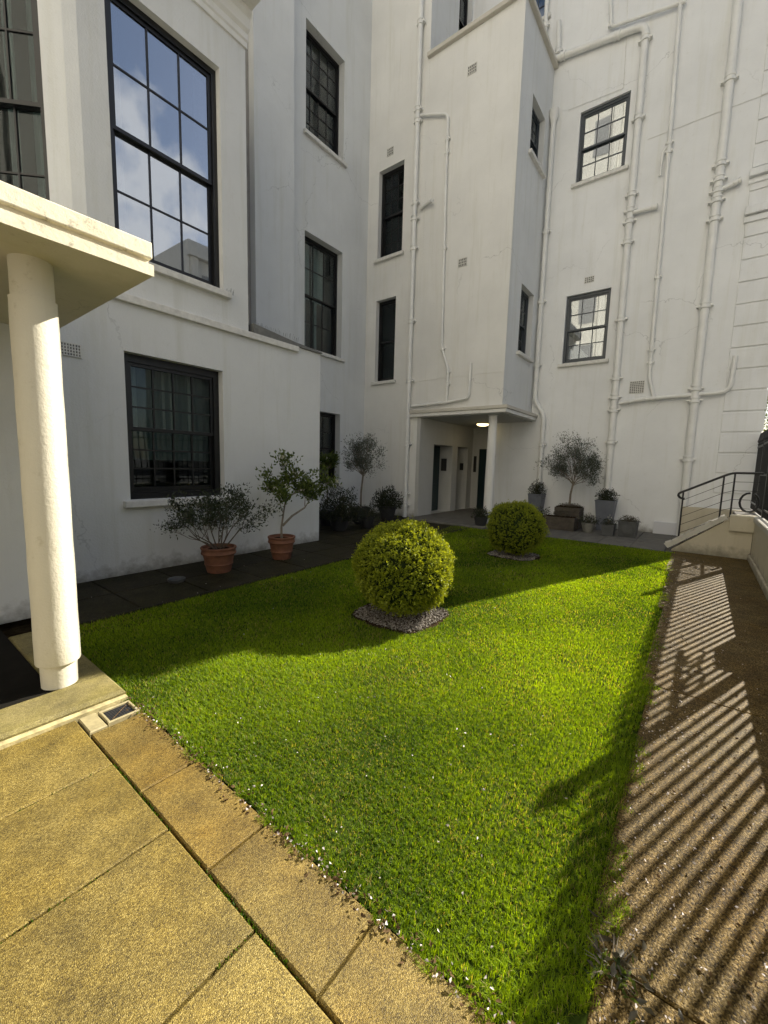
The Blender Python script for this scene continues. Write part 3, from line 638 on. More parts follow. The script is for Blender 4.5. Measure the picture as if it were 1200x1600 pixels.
pipe('hooked overflow pipe beside the thin rear downpipe', poly(r_(1043, 228), r_(1036, 236), r_(1031, 275), rad=.05), .025)
pipe('stout white drainpipe nearest the rusticated corner', [(UR, .34, 17), (UR, .31, 0)], .080, [r_(1143, 122), r_(1125, 256), r_(1123, 280), r_(1121, 297), r_(1118, 313), r_(1116, 342), r_(1102, 477), r_(1088, 606), r_(1085, 625), r_(1075, 717)])
pipe('branch stub high on the drainpipe by the rusticated corner', [r_(1126, 296), r_(1140, 290), r_(1156, 282)], .05, [r_(1152, 284)])
pipe('long horizontal waste pipe crossing the rear wall with upturned end', poly(r_(968, 630), r_(1000, 624), r_(1140, 612), r_(1149, 556), rad=.2), .048, [r_(980, 628), r_(1004, 623), r_(1024, 622)])
pipe('slanting waste pipe at the top of the rear wall', poly(r_(953, -40), r_(955, 42), r_(1072, 2), rad=.06), .038, [r_(955, 38), r_(1062, 5)])
pipe('short white pipe behind the tower parapet', [r_(856, -30), r_(848, 130)], .05, [r_(852, 40)])
cb = MB().tube(poly(r_(981, -10, 12.18), r_(979, 55, 12.18), r_(974, 138, 12.18), r_(888, 172, 12.18), rad=.05), .005, 5).build('wall_cable', 'sill_stone', None, at=r_(979, 55)); tag(cb, 'thin grey cable clipped above the upper rear window', 'cable')
cb = MB().tube([r_(1012, 218, 12.185), r_(1130, 172, 12.185), r_(1230, 135, 12.185)], .005, 5).build('wall_cable', 'sill_stone', None, at=r_(1130, 172)); tag(cb, 'thin grey cable slanting across the rear wall behind the pipes', 'cable')

# ================================================================== NEAR CANOPY and its column
cp = thing('entrance_canopy', 'cream concrete entrance canopy on a round column in the left foreground', 'canopy', (.75, 3.24, .05))
mb = MB(); mb.box(-4.0, 1.265, 2.845, 4.93, 2.67, 2.742); mb.build('canopy_slab', 'stucco_porch', cp, bevel=.006)
MB().box(-4.0, 1.250, 2.862, 4.92, 2.743, 2.768).build('drip_groove', 'stucco_porch', cp)
MB().box(-4.0, 1.262, 2.828, 4.93, 2.769, 2.865).build('canopy_capping', 'canopy_edge', cp, bevel=.007)
MB().box(-4.0, 1.27, 2.835, 2.8445, 2.672, 2.738).build('canopy_fascia', 'canopy_edge', cp)
prof = [(.098, 0), (.100, .155), (.119, .158), (.121, .165)]
for i in range(1, 15): prof.append((.121-.006*i/14+.0012*math.sin(i*2.1), .165+2.22*i/14))
prof += [(.1155, 2.40), (.106, 2.402), (.104, 2.41), (.104, 2.62)]
MB().lathe(prof, (.755, 3.245, .052), 40).build('column', 'stucco_porch', cp, smooth=True)

# ================================================================== RIGHT SIDE: dwarf wall, railings, steps, handrail
dw = thing('dwarf_wall', 'rendered dwarf wall with stone coping carrying the street railings', 'wall', (4, -.95, 0))
MB().box(-3, 9.745, -1.12, -.80, -.06, .70).build('wall_body', 'stucco_old', dw)
MB().slab(-3, 9.745, -.799, -.765, -.06, .11, .01).build('plinth', 'stucco_old', dw)
a = -3.0
while a < 9.7:
    e = min(a+1.2, 9.745); MB().slab(a+.003, e-.003, -1.16, -.775, .702, .785, .012).build('coping_stone', 'stucco_coping', dw); a = e
VR = -.90
gp = thing('gate_pier', 'square rendered pier standing in the line of the street railings', 'pier', (2.6, -.95, 0))
MB().box(2.36, 2.84, -1.18, -.762, -.05, 2.12).build('shaft', 'stucco_old', gp, bevel=.012)
MB().slab(2.30, 2.90, -1.24, -.70, 2.121, 2.26, .03).build('cap', 'stucco_coping', gp)
rl = thing('railings', 'black iron spearhead railings along the dwarf wall at the street', 'railing', (4, VR, .785))
mb = MB(); mb.box(-3, 9.70, VR-.02, VR+.02, 2.08, 2.125); mb.build('top_rail', 'iron', rl); mb = MB(); mb.box(-3, 9.7, VR-.018, VR+.018, .90, .93); mb.build('bottom_rail', 'iron', rl)
bm_ = MB(); bm_.tube([(0, 0, .78), (0, 0, 2.13)], .0155, 8); bm_.tube([(0, 0, 2.13), (0, 0, 2.16), (0, 0, 2.19), (0, 0, 2.22), (0, 0, 2.27), (0, 0, 2.40)], [.013, .028, .016, .036, .026, .003], 8)
bme = bpy.data.meshes.new('bar'); bme.from_pydata([(x, y, z-.785) for x, y, z in bm_.v], [], bm_.f); bme.materials.append(MATS['iron'])
u = -2.9
while u < 9.65:
    if not 2.27 < u < 2.92: link('bar', bme, rl, (u, VR, .785))
    u += .1605
for uu in (5.55, 9.66):
    mb = MB(); mb.box(uu-.032, uu+.032, VR-.032, VR+.032, .78, 2.5); mb.lathe([(.02, 0), (.055, .03), (.065, .08), (.04, .13), (.012, .19), (.004, .22)], (uu, VR, 2.5), 12); mb.build('post', 'iron', rl)
mb = MB(); mb.box(5.58, 6.7, VR+.022, VR+.05, 1.70, 1.76)
for c0, rr in ((5.85, .13), (6.35, .13), (6.1, .07)):
    mb.tube([(c0+rr*math.cos(q_), VR+.03, 1.55+rr*math.sin(q_)) for q_ in np.linspace(0, 6.2, 22)], .012, 6)
mb.build('scroll_panel', 'iron', rl)
gt = thing('gate', 'black iron gate at the head of the steps by the railings', 'gate', (10.4, VR, .76))
mb = MB(); mb.box(9.76, 9.80, VR-.02, VR+.02, .80, 2.25); mb.box(10.96, 11.0, VR-.02, VR+.02, .80, 2.25)
for z_ in (.85, 1.5, 2.1): mb.box(9.80, 10.96, VR-.015, VR+.015, z_, z_+.04)
mb.build('gate_frame', 'iron', gt)
for i in range(9): link('gate_bar', bme, gt, (9.9+i*.12, VR, .785))
g2 = thing('railings', 'short black railing between the step gate and the rusticated corner', 'railing', (11.5, VR, .785))
mb = MB(); mb.box(11.05, 12.15, VR-.02, VR+.02, 2.08, 2.125); mb.box(11.05, 12.15, VR-.02, VR+.02, .90, .93); mb.build('top_rail', 'iron', g2)
for i in range(8): link('bar', bme, g2, (11.1+i*.14, VR, .785))
px = thing('planter_box', 'black metal box standing on the dwarf wall behind the railings', 'planter', (6.3, -1.02, .785))
MB().slab(6.05, 6.46, -1.10, -.93, .786, 1.42, .01).build('box_body', 'dark_pot', px)
# steps and their side wall
sp = thing('garden_steps', 'rendered steps rising to the gate behind a sloping side wall', 'steps', (9.9, -.3, 0))
mb = MB(); mb.prism([(.36, -.06), (.36, .03), (-.42, .68), (-.795, .70), (-.795, -.06)], lambda p, q_, h: (h, p, q_), 9.75, 9.93); mb.build('side_wall', 'stucco_old', sp)
n = 9; a0, a1 = np.array([.42, .055]), np.array([-.44, .725])
for i in range(n):
    p0, p1 = a0+(a1-a0)*i/n, a0+(a1-a0)*(i+rng.uniform(.80, .93))/n; up_ = np.array([.45, .62])*.0
    nn = np.array([.614, .789])
    q0, q1 = p0+nn*(.060+rng.uniform(0, .035)), p1+nn*(.060+rng.uniform(0, .035))
    MB().prism([tuple(p0), tuple(p1), tuple(q1), tuple(q0)], lambda p, q_, h: (h, p, q_), 9.70, 9.98).build('coping_stone', 'stucco_coping', sp, bevel=.008)
MB().slab(9.69, 9.99, -.86, -.46, .50, .785, .012).build('pier_cap', 'stucco_old', sp)
for i in range(4): MB().slab(9.93, 11.05, -1.1, .25-.27*i, -.06 if i == 0 else .19*i+.001, .19*(i+1), .012).build('step', 'back_slab', sp)
MB().box(11.051, 11.2, -.9, .3, -.06, .78).build('far_side_wall', 'stucco_old', sp)
hr = thing('handrail', 'black metal handrail with thin wires beside the steps', 'handrail', (9.83, .28, .1))
uh = 9.84
top = [(uh, .24, 1.02), (uh, .31, 1.03), (uh, .35, 1.08), (uh, .33, 1.13), (uh, .26, 1.165), (uh, -.34, 1.50), (uh, -.44, 1.54), (uh, -.84, 1.545)]
MB().tube(poly(*top, rad=.05), .021, 10).build('top_rail', 'iron', hr, smooth=True)
for vv_, zb, zt in ((.27, .16, 1.15), (-.31, .62, 1.48), (-.46, .74, 1.54)):
    MB().tube([(uh, vv_, zb), (uh, vv_, zt)], .014, 8).build('post', 'iron', hr)
for k in range(5):
    h_ = .16*(k+1)
    MB().tube([(uh, .27, 1.15-h_), (uh, -.31, 1.48-h_), (uh, -.46, 1.54-h_), (uh, -.82, 1.545-h_)], .0045, 5).build('wire', 'iron', hr)
MB().tube([(uh+.02*i/14, -.70+.13*math.cos(i*.42+2), 1.02+.17*math.sin(i*.42+2)) for i in range(15)], .018, 8).build('scroll', 'iron', hr, smooth=True)
o = MB().slab(12.10, 12.19, .36, .86, .0, .30, .01).build('meter_cover', 'white_board', None, at=(12.15, .6, 0)); tag(o, 'white board leaning at the foot of the rear wall', 'board')

# ================================================================== DRAIN
dr = thing('drain_grate', 'small rectangular drain grate in a pale frame beside the lawn corner', 'drain', (.89, 2.68, 0))
mb = MB(); x0, x1, y0, y1 = .815, .985, 2.60, 2.765
for a in ((x0, x1, y0, y0+.016), (x0, x1, y1-.016, y1), (x0, x0+.016, y0+.016, y1-.016), (x1-.016, x1, y0+.016, y1-.016)): mb.slab(*a, -.04, .012, .004)
mb.build('frame', 'drain_frame', dr)
MB().box(x0+.016, x1-.016, y0+.016, y1-.016, -.05, -.03).build('sump', 'dark_pot', dr)
for i in range(8): MB().slab(x0+.02, x1-.02, y0+.021+i*.0165, y0+.029+i*.0165, -.03, .004, .002).build('grate_bar', 'iron', dr)
MB().tube([(x0+.03, y0+.03, .006), (x1-.03, y1-.04, .007)], .002, 4).build('straw', 'dead_leaf', dr)
o = MB().slab(.72, .808, 2.592, 2.785, -.06, .006, .006).build('paving_stone', 'drain_frame', None, at=(.76, 2.68, 0)); tag(o, 'small pale square stone beside the drain grate', 'paving stone')

# ================================================================== PLANTS
def box_ball(c, rad, n, label, leaf=.030):
    c = np.array(c, float); t_ = thing('box_ball', label, 'shrub', (c[0], c[1], 0), 'clipped box balls in the lawn')
    import bmesh
    def shape(D):                                              # clipped but uneven outline
        return 1+.030*np.sin(D[:, 0]*5+D[:, 2]*4+c[0])+.025*np.sin(D[:, 1]*7+1+c[1])+.02*np.sin(D[:, 2]*11+D[:, 0]*9)+.018*np.sin(D[:, 1]*17+D[:, 2]*13)
    bm = bmesh.new(); bmesh.ops.create_icosphere(bm, subdivisions=4, radius=1); V = np.array([v.co for v in bm.verts]); F = np.array([[v.index for v in f.verts] for f in bm.faces]); bm.free()
    P = c + V*(rad*.87*shape(V))[:, None]*np.array([1, 1, .96]); P[:, 2] = np.maximum(P[:, 2], .02)
    fastmesh('inner_growth', P, [F], 'inner_twigs', t_)
    MB().tube([(c[0], c[1], -.03), (c[0], c[1], .3)], .03, 8).build('stem', 'bark', t_)
    # sprigs: a short shoot with several leaves
    ns = n//7; D = unit(rng.normal(size=(ns, 3))); D = D[D[:, 2] > -.86]; ns = len(D)
    sh = shape(D); bump_ = 1+.035*np.sin(D[:, 0]*23+3)*np.sin(D[:, 1]*21)*np.sin(D[:, 2]*19+1)
    S0 = c + D*(rad*.90*sh*bump_)[:, None]*np.array([1, 1, .96]); ln = rad*rng.uniform(.05, .14, ns)*np.where(rng.random(ns) < .05, 1.9, 1)
    grow = unit(D*.9+np.array([0, 0, .45])+rng.normal(size=(ns, 3))*.35)
    k = np.repeat(np.arange(ns), 7); f_ = np.tile(np.linspace(.15, 1, 7), ns)
    P = S0[k]+grow[k]*(ln[k]*f_)[:, None]; side = unit(np.cross(grow[k], unit(rng.normal(size=(len(k), 3)))))
    Dl = grow[k]*.55+side*.8; P[:, 2] = np.maximum(P[:, 2], .03)
    tint = np.clip(.1+.5*f_+rng.normal(0, .15, len(k))+.15*rng.random(ns)[k], 0, 1)
    leaves('foliage', 'box_leaf', P, Dl, rng.uniform(.7, 1.1, len(k))*leaf, .55, t_, .2, tint)
    return t_
box_ball((3.44, 2.36, .475), .505, 46000, 'sunlit clipped round box bush nearest the camera on the lawn', .023)
box_ball((7.12, 2.52, .47), .50, 26000, 'shaded clipped round box bush on the lawn near the porch', .026)
def gravel(a0, a1, b0, b1, label, n, size):
    mb = MB(); 
    e = thing('gravel_bed', label, 'gravel', ((a0+a1)/2, (b0+b1)/2, 0))
    ring = lambda k_: [((a0+a1)/2+(a1-a0)/2*k_*np.sign(math.cos(q_))*abs(math.cos(q_))**(2/3), (b0+b1)/2+(b1-b0)/2*k_*np.sign(math.sin(q_))*abs(math.sin(q_))**(2/3), -.008) for q_ in np.linspace(0, 2*math.pi, 40, endpoint=False)]
    mb.quad(*ring(1.05)).build('bed_soil', 'soil', e)
    # pebbles: squashed octahedra
    P = np.stack([rng.uniform(a0+.02, a1-.02, n), rng.uniform(b0+.02, b1-.02, n), rng.uniform(-.004, .012, n)], 1); inn = (np.abs((P[:, 0]-(a0+a1)/2)/((a1-a0)/2))**3+np.abs((P[:, 1]-(b0+b1)/2)/((b1-b0)/2))**3)**(1/3) < 1.0+rng.normal(0, .03, n)
    P = P[inn]; n = len(P); s = rng.uniform(.5, 1.2, n)*size
    o8 = np.array([[1, 0, 0], [0, 1, 0], [-1, 0, 0], [0, -1, 0], [0, 0, .7], [0, 0, -.7]], float); an = rng.uniform(0, 6.3, n); ca, sa = np.cos(an), np.sin(an)
    V = o8[None]*np.array([1, .7, .8])*s[:, None, None]*rng.uniform(.7, 1.3, (n, 6, 1)); X = V[..., 0]*ca[:, None]-V[..., 1]*sa[:, None]; Y = V[..., 0]*sa[:, None]+V[..., 1]*ca[:, None]
    V = np.stack([X, Y, V[..., 2]], -1)+P[:, None]; k = np.arange(n)[:, None, None]*6; f8 = np.array([[0, 1, 4], [1, 2, 4], [2, 3, 4], [3, 0, 4], [1, 0, 5], [2, 1, 5], [3, 2, 5], [0, 3, 5]])
    g = fastmesh('pebbles', V.reshape(-1, 3), [(k+f8[None]).reshape(-1, 3)], 'pebble', e, np.repeat(rng.random(n), 6)); g['kind'] = 'stuff'
leafmat('pebble', (.07, .058, .048), (.36, .33, .29), 0.0, .03, (1, 1, 1))
gravel(3.0, 3.86, 1.94, 2.80, 'square bed of pale gravel under the sunlit box bush', 5200, .011)
gravel(6.72, 7.49, 2.11, 2.94, 'square bed of gravel under the shaded box bush', 2500, .014)

def tree_skel(base, h0, spread, levels, nb, up=.35, r0=.014, lean=(0, 0), seed=1, l0=.3, shrink=.68):
    g = np.random.default_rng(seed); segs = []; tips = []
    def grow(p, d, l, r, lv):
        pts = [p]; rr = [r]
        for i in range(3):
            d = d+g.normal(0, .12, 3); d /= np.linalg.norm(d); p = p+d*l/3; pts.append(p); rr.append(r*(1-.12*(i+1)))
            if lv <= 1: tips.append((p.copy(), d.copy()))
        segs.append((pts, rr))
        if lv == 0: return
        for k in range(nb+(g.random() < .4)):
            dd = d*up+unit(g.normal(0, 1, (1, 3)))[0]*spread*np.array([1, 1, .6])+np.array([0, 0, .25]); dd /= np.linalg.norm(dd)
            grow(pts[g.integers(2, 4)], dd, l*shrink*g.uniform(.75, 1.2), rr[-1]*.72, lv-1)
    d = np.array([lean[0], lean[1], 1.]); d /= np.linalg.norm(d)
    grow(np.array(base, float), d, h0, r0, levels)
    return segs, tips
def skel_mesh(name, segs, mat, parent, n=6):
    mb = MB()
    for pts, rr in segs: mb.tube(pts, rr, n, False)
    return mb.build(name, mat, parent, smooth=True)
def spray(tips, per, jit, g, dirjit=.9, z=.1):
    P = []; D = []
    for p, d in tips:
        for k in range(per): P.append(p+g.normal(0, jit, 3)); D.append(d+g.normal(0, dirjit, 3)+np.array([0, 0, z]))
    return np.array(P), np.array(D)

def terracotta(c, r, h, label, mat='terracotta'):
    t_ = thing('flower_pot', label, 'plant pot', c)
    rb = r*.70
    prof = [(rb*.97, 0), (rb, .01)]
    for f_ in (.15, .30, .33, .36, .5, .62): prof.append((rb+(r*.93-rb)*f_/.75+(.008 if f_ == .33 else 0), h*f_))
    prof += [(r*.93, h*.70), (r*1.0, h*.72), (r*1.03, h*.76), (r*1.0, h*.79), (r*.985, h*.90), (r*1.04, h*.93), (r*1.05, h*.97), (r*1.02, h), (r*.92, h), (r*.90, h*.9)]
    MB().lathe(prof, c, 36).build('pot_body', mat, t_, smooth=True)
    MB().lathe([(r*.905, h*.86), (r*.6, h*.905), (.01, h*.91)], c, 24).build('soil', 'soil', t_)
    return t_
# the two big terracotta pots under the left window
p1 = gz(340, 897); p2 = gz(441, 876)
c1 = (p1[0]+.10, p1[1]+.13, 0); c2 = (p2[0]+.10, p2[1]+.14, 0)
MB().lathe([(.19, 0), (.21, .012), (.22, .045), (.20, .045)], (*c1[:2], 0), 28).build('x', 'stone_pot') if 0 else None
terracotta(c1, .225, .35, 'terracotta pot with moulded rim nearer the camera under the window')
terracotta(c2, .205, .36, 'terracotta pot with moulded rim farther along the left wall')
g = np.random.default_rng(3)
t_ = thing('potted_shrub', 'wide open leafy shrub growing in the nearer terracotta pot', 'shrub', (c1[0], c1[1], .31))
segs, tips = [], []
for k in range(9):
    a = k*.7+.3; ln = (math.cos(a)*1.25, math.sin(a)*1.15); s_, tt = tree_skel((c1[0]+.05*math.cos(a), c1[1]+.05*math.sin(a), .31), .39, .75, 3, 2, .75, .010, ln, 20+k, shrink=.72); segs += s_; tips += tt
    if k < 3:
        s_, tt = tree_skel((c1[0]+.03*math.cos(a), c1[1]+.03*math.sin(a), .31), .36, .70, 3, 2, .8, .010, (ln[0]*.35, ln[1]*.35), 60+k, shrink=.70); segs += s_; tips += tt
skel_mesh('branches', segs, 'bark', t_, 5)
P, D = spray(tips, 6, .038, g); P[:, 2] = np.maximum(P[:, 2], .33); P[:, 1] = np.minimum(P[:, 1], 5.88); leaves('foliage', 'shrub_leaf', P, D, g.uniform(.028, .055, len(P)), .40, t_)
t_ = thing('potted_tree', 'small camellia tree with white blooms in the farther terracotta pot', 'tree', (c2[0], c2[1], .32))
b2 = np.array([c2[0], c2[1], .32]); s1 = [(b2, b2+[.0, 0, .18], b2+[.03, -.01, .40], b2+[.08, .0, .60]), (b2+[.02, 0, .2], b2+[.16, -.06, .35], b2+[.38, -.12, .48])]
segs = [([np.array(q_) for q_ in s], [.020*(1-.15*i) for i in range(len(s))]) for s in s1]; tips = []
for k, (bs, ln) in enumerate(((s1[0][-1], (.1, .1)), (s1[0][-1], (-.9, .3)), (s1[0][-1], (.9, -.2)), (s1[0][2], (-.8, -.5)), (s1[1][-1], (.6, -.1)), (s1[1][-1], (.2, .3)), (s1[0][-1], (1.6, -.3)), (s1[0][-1], (.5, .2)))):
    s_, tt = tree_skel(bs, (.22, .25, .25, .25, .20, .20, .50, .42)[k], .8, 2, 3, .7, .009, ln, 40+k); segs += s_; tips += tt
skel_mesh('trunk', segs, 'bark_pale', t_, 7)
P, D = spray(tips, 8, .04, g, .9); P[:, 1] = np.minimum(P[:, 1], 5.86); leaves('foliage', 'camellia_leaf', P, D, g.uniform(.045, .075, len(P)), .48, t_)
ti = [tips[i] for i in g.choice(len(tips), 16, False)]; P, D = spray(ti, 8, .012, g, 1.2); leaves('blossom', 'white_flower', P, D, g.uniform(.03, .05, len(P)), .8, t_)
o = MB().lathe([(.085, 0), (.10, .02), (.105, .045), (.095, .045), (.085, .02), (.01, .018)], (*gz(276, 909)[:2], 0.0), 22).build('saucer', 'slate_lead', None, smooth=True, at=gz(276, 909)); tag(o, 'small empty dark grey saucer on the mossy path by the left wall', 'saucer')

def olive(base, trunk_h, rx, rz, label, seed, n=2400, mat='olive_leaf', potz=.4):
    t_ = thing('olive_tree', label, 'tree', base); g = np.random.default_rng(seed); b_ = np.array(base, float)
    top_ = b_+[.02, -.05, trunk_h]
    segs = [([b_, b_+[.01, .0, trunk_h*.5], top_], [.030, .026, .022])]; tips = []
    for k in range(16):
        a = k*2.4; q_ = (.25, .6, .95, 1.25)[k % 4]; s_, tt = tree_skel(top_-[0, 0, g.uniform(0, .1)], (rx*.34+rz*.22*(1.3-q_))*g.uniform(.85, 1.15), .72, 3, 2, .95, .010, (math.cos(a)*q_, math.sin(a)*q_), seed*10+k, shrink=.70); segs += s_; tips += tt
    for k in range(6):
        a = k*1.05; s_, tt = tree_skel(top_+[.08*math.cos(a), .08*math.sin(a), rz*.18], rz*.62, .25, 1, 2, 1.5, .007, (math.cos(a)*.3, math.sin(a)*.3), seed*10+30+k, shrink=.5); segs += s_; tips += tt
    skel_mesh('trunk', segs, 'bark_pale', t_, 6)
    per = max(2, int(n/len(tips)))
    P, D = spray(tips, per, .055, g, .8, .2); leaves('crown', mat, P, D, g.uniform(.035, .065, len(P)), .30, t_); return t_
# corner by the left window: pots and shrubs
def bush(c, rx, rz, n, mat, label, leaf=.05, name='leafy_shrub', seed=5, top=.4, stems=6, width=.45, cat='shrub', group=None):
    g = np.random.default_rng(seed); t_ = thing(name, label, cat, c, group); c = np.array(c, float)
    P = unit(g.normal(size=(n, 3)))*(g.random((n, 1))**.45); P[:, 2] = np.abs(P[:, 2])*1.0 if top else P[:, 2]
    lump = 1+.22*np.sin(P[:, 0:1]*5+seed)*np.sin(P[:, 1:2]*6+P[:, 2:3]*5)
    P = c+P*np.array([rx, rx, rz])*lump; D = (P-c)/np.array([rx, rx, rz])+g.normal(0, .7, (n, 3))+np.array([0, 0, .3])
    leaves('foliage', mat, P, D, g.uniform(.7, 1.2, n)*leaf, width, t_)
    mb = MB()
    for k in range(stems):
        a = g.uniform(0, 6.3); rr = g.uniform(.3, .75); q_ = c+np.array([math.cos(a)*rx*rr, math.sin(a)*rx*rr, rz*.7]); mb.tube([c, (c+q_)/2+np.array([0, 0, rz*.1]), q_], [.008, .006, .004], 5)
    mb.build('stems', 'bark', t_); return t_
def small_pot(c, r, h, mat, label, square=False, name='flower_pot'):
    t_ = thing(name, label, 'plant pot', c); x, y, z0 = c
    if square:
        rb = r*square; k = MB()
        pr_ = [(rb, 0), (r, h), (r*1.04, h), (r*1.04, h+.03), (r*.88, h+.03), (r*.86, h-.02)]
        V = [(x+s_*q_, y+s2*q_, z0+zz) for q_, zz in pr_ for s_, s2 in ((-1, -1), (1, -1), (1, 1), (-1, 1))]; k.v = V
        for i in range(len(pr_)-1):
            for j in range(4): k.f.append((i*4+j, i*4+(j+1) % 4, (i+1)*4+(j+1) % 4, (i+1)*4+j))
        k.f.append((0, 3, 2, 1)); k.build('pot_body', mat, t_, bevel=.006)
        MB().box(x-r*.86, x+r*.86, y-r*.86, y+r*.86, z0+h-.03, z0+h-.01).build('soil', 'soil', t_)
    else:
        MB().lathe([(r*.62, 0), (r*.75, h*.15), (r*.95, h*.7), (r*1.05, h*.93), (r*1.05, h), (r*.92, h), (r*.9, h*.9)], c, 24).build('pot_body', mat, t_, smooth=True)
        MB().lathe([(r*.9, h*.88), (.01, h*.9)], c, 20).build('soil', 'soil', t_)
    return t_
small_pot((7.95, 6.85, 0), .24, .42, 'dark_pot', 'dark pot of the olive standard in the shaded left corner')
olive((7.95, 6.85, .38), .92, .62, .85, 'slim olive standard with dark crown in the shaded left corner', 11, 4600, 'olive_leaf')
small_pot((6.75, 6.45, 0), .23, .34, 'dark_pot', 'dark pot under the bushy shrub behind the left wall corner')
bush((6.75, 6.45, .25), .52, .74, 3400, 'dark_leaf', 'bushy dark shrub just behind the left wall corner', .055, seed=6)
small_pot((7.5, 6.25, 0), .17, .28, 'dark_pot', 'low dark pot in front of the shaded olive standard')
bush((7.5, 6.25, .22), .32, .34, 900, 'dark_leaf', 'low dark plant in front of the shaded olive standard', .045, seed=8)
small_pot((8.95, 6.75, 0), .24, .40, 'dark_pot', 'dark pot beside the tower drainpipe')
bush((8.95, 6.75, .34), .42, .56, 2200, 'dark_leaf', 'round dark shrub in a pot beside the tower drainpipe', .06, seed=9)
small_pot((7.1, 7.2, 0), .2, .35, 'dark_pot', 'dark pot of the slender camellia by the corner window')
t_ = thing('potted_tree', 'slender standard camellia with pale blooms by the corner window', 'tree', (7.1, 7.2, .3)); b2 = np.array([7.1, 7.2, .3])
segs = [([b2, b2+[0, 0, .55], b2+[.02, 0, 1.1]], [.016, .013, .010])]; tips = []
for k in range(6): s_, tt = tree_skel(b2+[.02, 0, 1.08], .18, .9, 2, 3, .7, .008, (math.cos(k)*.9, math.sin(k)*.9), 90+k); segs += s_; tips += tt
skel_mesh('trunk', segs, 'bark_pale', t_, 6); P, D = spray(tips, 5, .04, g, .9); leaves('foliage', 'camellia_leaf', P, D, g.uniform(.05, .08, len(P)), .48, t_)
ti = [tips[i] for i in g.choice(len(tips), 6, False)]; P, D = spray(ti, 7, .014, g, 1.2); leaves('blossom', 'white_flower', P, D, g.uniform(.035, .055, len(P)), .8, t_)
# planters along the rear wall
def at_u(x, U): p = pu(x, 800, U); return p[1]
def planter_row():
    y = at_u(837, 11.85); small_pot((11.85, y, 0), .19, .78, 'zinc', 'tall grey zinc planter left of the rear olive tree', .72, 'tall_planter')
    box = bush((11.85, y, .90), .23, .26, 1500, 'dark_leaf', 'clipped dark ball in the tall planter left of the rear olive', .04, 'topiary_ball', 31, 0, 4)
    y = at_u(946, 11.70); small_pot((11.70, y, 0), .22, .74, 'zinc', 'tall grey zinc planter right of the rear olive tree', .70, 'tall_planter')
    bush((11.70, y, .84), .24, .22, 1700, 'dark_leaf', 'clipped dark ball in the tall planter right of the rear olive', .04, 'topiary_ball', 32, 0, 4)
    y = at_u(889, 11.45)
    t_ = thing('wooden_planter', 'square slatted wooden planter holding the rear olive tree', 'planter', (11.45, y, 0))
    for k in range(5): MB().slab(11.45-.26, 11.45+.26, y-.30, y+.30, .02+.105*k, .117+.105*k, .006).build('slat_course', 'timber', t_)
    MB().box(11.45-.24, 11.45+.24, y-.28, y+.28, .545, .56).build('soil', 'soil', t_)
    bush((11.45, y, .54), .30, .10, 700, 'heather_leaf', 'low heather skirting the foot of the rear olive tree', .03, 'heather', 33)
    olive((11.45, y, .54), .66, .82, 1.05, 'grey-green olive tree with airy crown against the rear wall', 14, 6500)
    y = at_u(877, 10.95)
    t_ = thing('wooden_trough', 'long weathered wooden trough in front of the rear olive tree', 'planter', (10.95, y, 0))
    for k in range(3): MB().slab(10.95-.17, 10.95+.17, y-.36, y+.36, .01+.105*k, .11+.105*k, .006).build('slat_course', 'timber', t_)
    for s_ in (-1, 1): MB().box(10.775, 10.79, y+s_*.33-.03, y+s_*.33+.03, 0, .33).build('batten', 'timber', t_)
    MB().box(10.80, 11.10, y-.34, y+.34, .325, .335).build('soil', 'soil', t_)
    bush((10.95, y, .32), .26, .16, 500, 'heather_leaf', 'faded heather filling the long wooden trough', .03, 'heather', 34); 
    y = at_u(921, 11.0); small_pot((11.0, y, 0), .16, .24, 'stone_pot', 'round pale stone pot between the two planters'); bush((11.0, y, .22), .25, .22, 800, 'dark_leaf', 'trailing dark plant in the round pale pot', .035, seed=35)
    y = at_u(953, 10.85); small_pot((10.85, y, 0), .13, .24, 'slate_lead', 'small dark square pot left of the lead planter', .95); bush((10.85, y, .24), .18, .16, 420, 'dark_leaf', 'small dark flowering plant left of the lead planter', .035, seed=36)
    P = np.array([10.85, y, .38])+rng.normal(0, .05, (14, 3)); leaves('blossom', 'white_flower', P, rng.normal(size=(14, 3)), .03, .8, bpy.data.objects[[o.name for o in COL.objects if o.get('label') == 'small dark flowering plant left of the lead planter'][0]])
    y = at_u(984, 11.05); lp_ = small_pot((11.05, y, 0), .19, .33, 'slate_lead', 'square grey lead planter with panelled sides at the right end', .9)
    MB().box(11.05-.195, 11.05-.18, y-.10, y+.10, .08, .26).build('raised_panel', 'slate_lead', lp_, bevel=.004)
    bush((11.05, y, .34), .22, .15, 650, 'heather_leaf', 'pinkish heather in the square lead planter', .03, 'heather', 37)
    y = at_u(846, 11.0); bush((11.0, y, .0), .30, .50, 1500, 'dark_leaf', 'dark rounded shrub behind the shaded box bush', .045, seed=38)
    y = at_u(752, 9.75); small_pot((9.75, y, 0), .17, .26, 'dark_pot', 'dark pot beside the porch pillar'); bush((9.75, y, .24), .22, .28, 700, 'dark_leaf', 'small dark plant in the pot beside the porch pillar', .045, seed=39)
    y = at_u(798, 11.6)
    t_ = thing('long_planter', 'low dark planter under the porch against the rear wall', 'planter', (11.6, y, 0))
    MB().slab(11.45, 11.75, y-.5, y+.5, .0, .34, .01).build('trough', 'dark_pot', t_); MB().box(11.48, 11.72, y-.47, y+.47, .335, .345).build('soil', 'soil', t_)
    bush((11.6, y+.1, .33), .38, .16, 800, 'dark_leaf', 'dark low foliage in the planter under the porch', .04, seed=40)
planter_row()
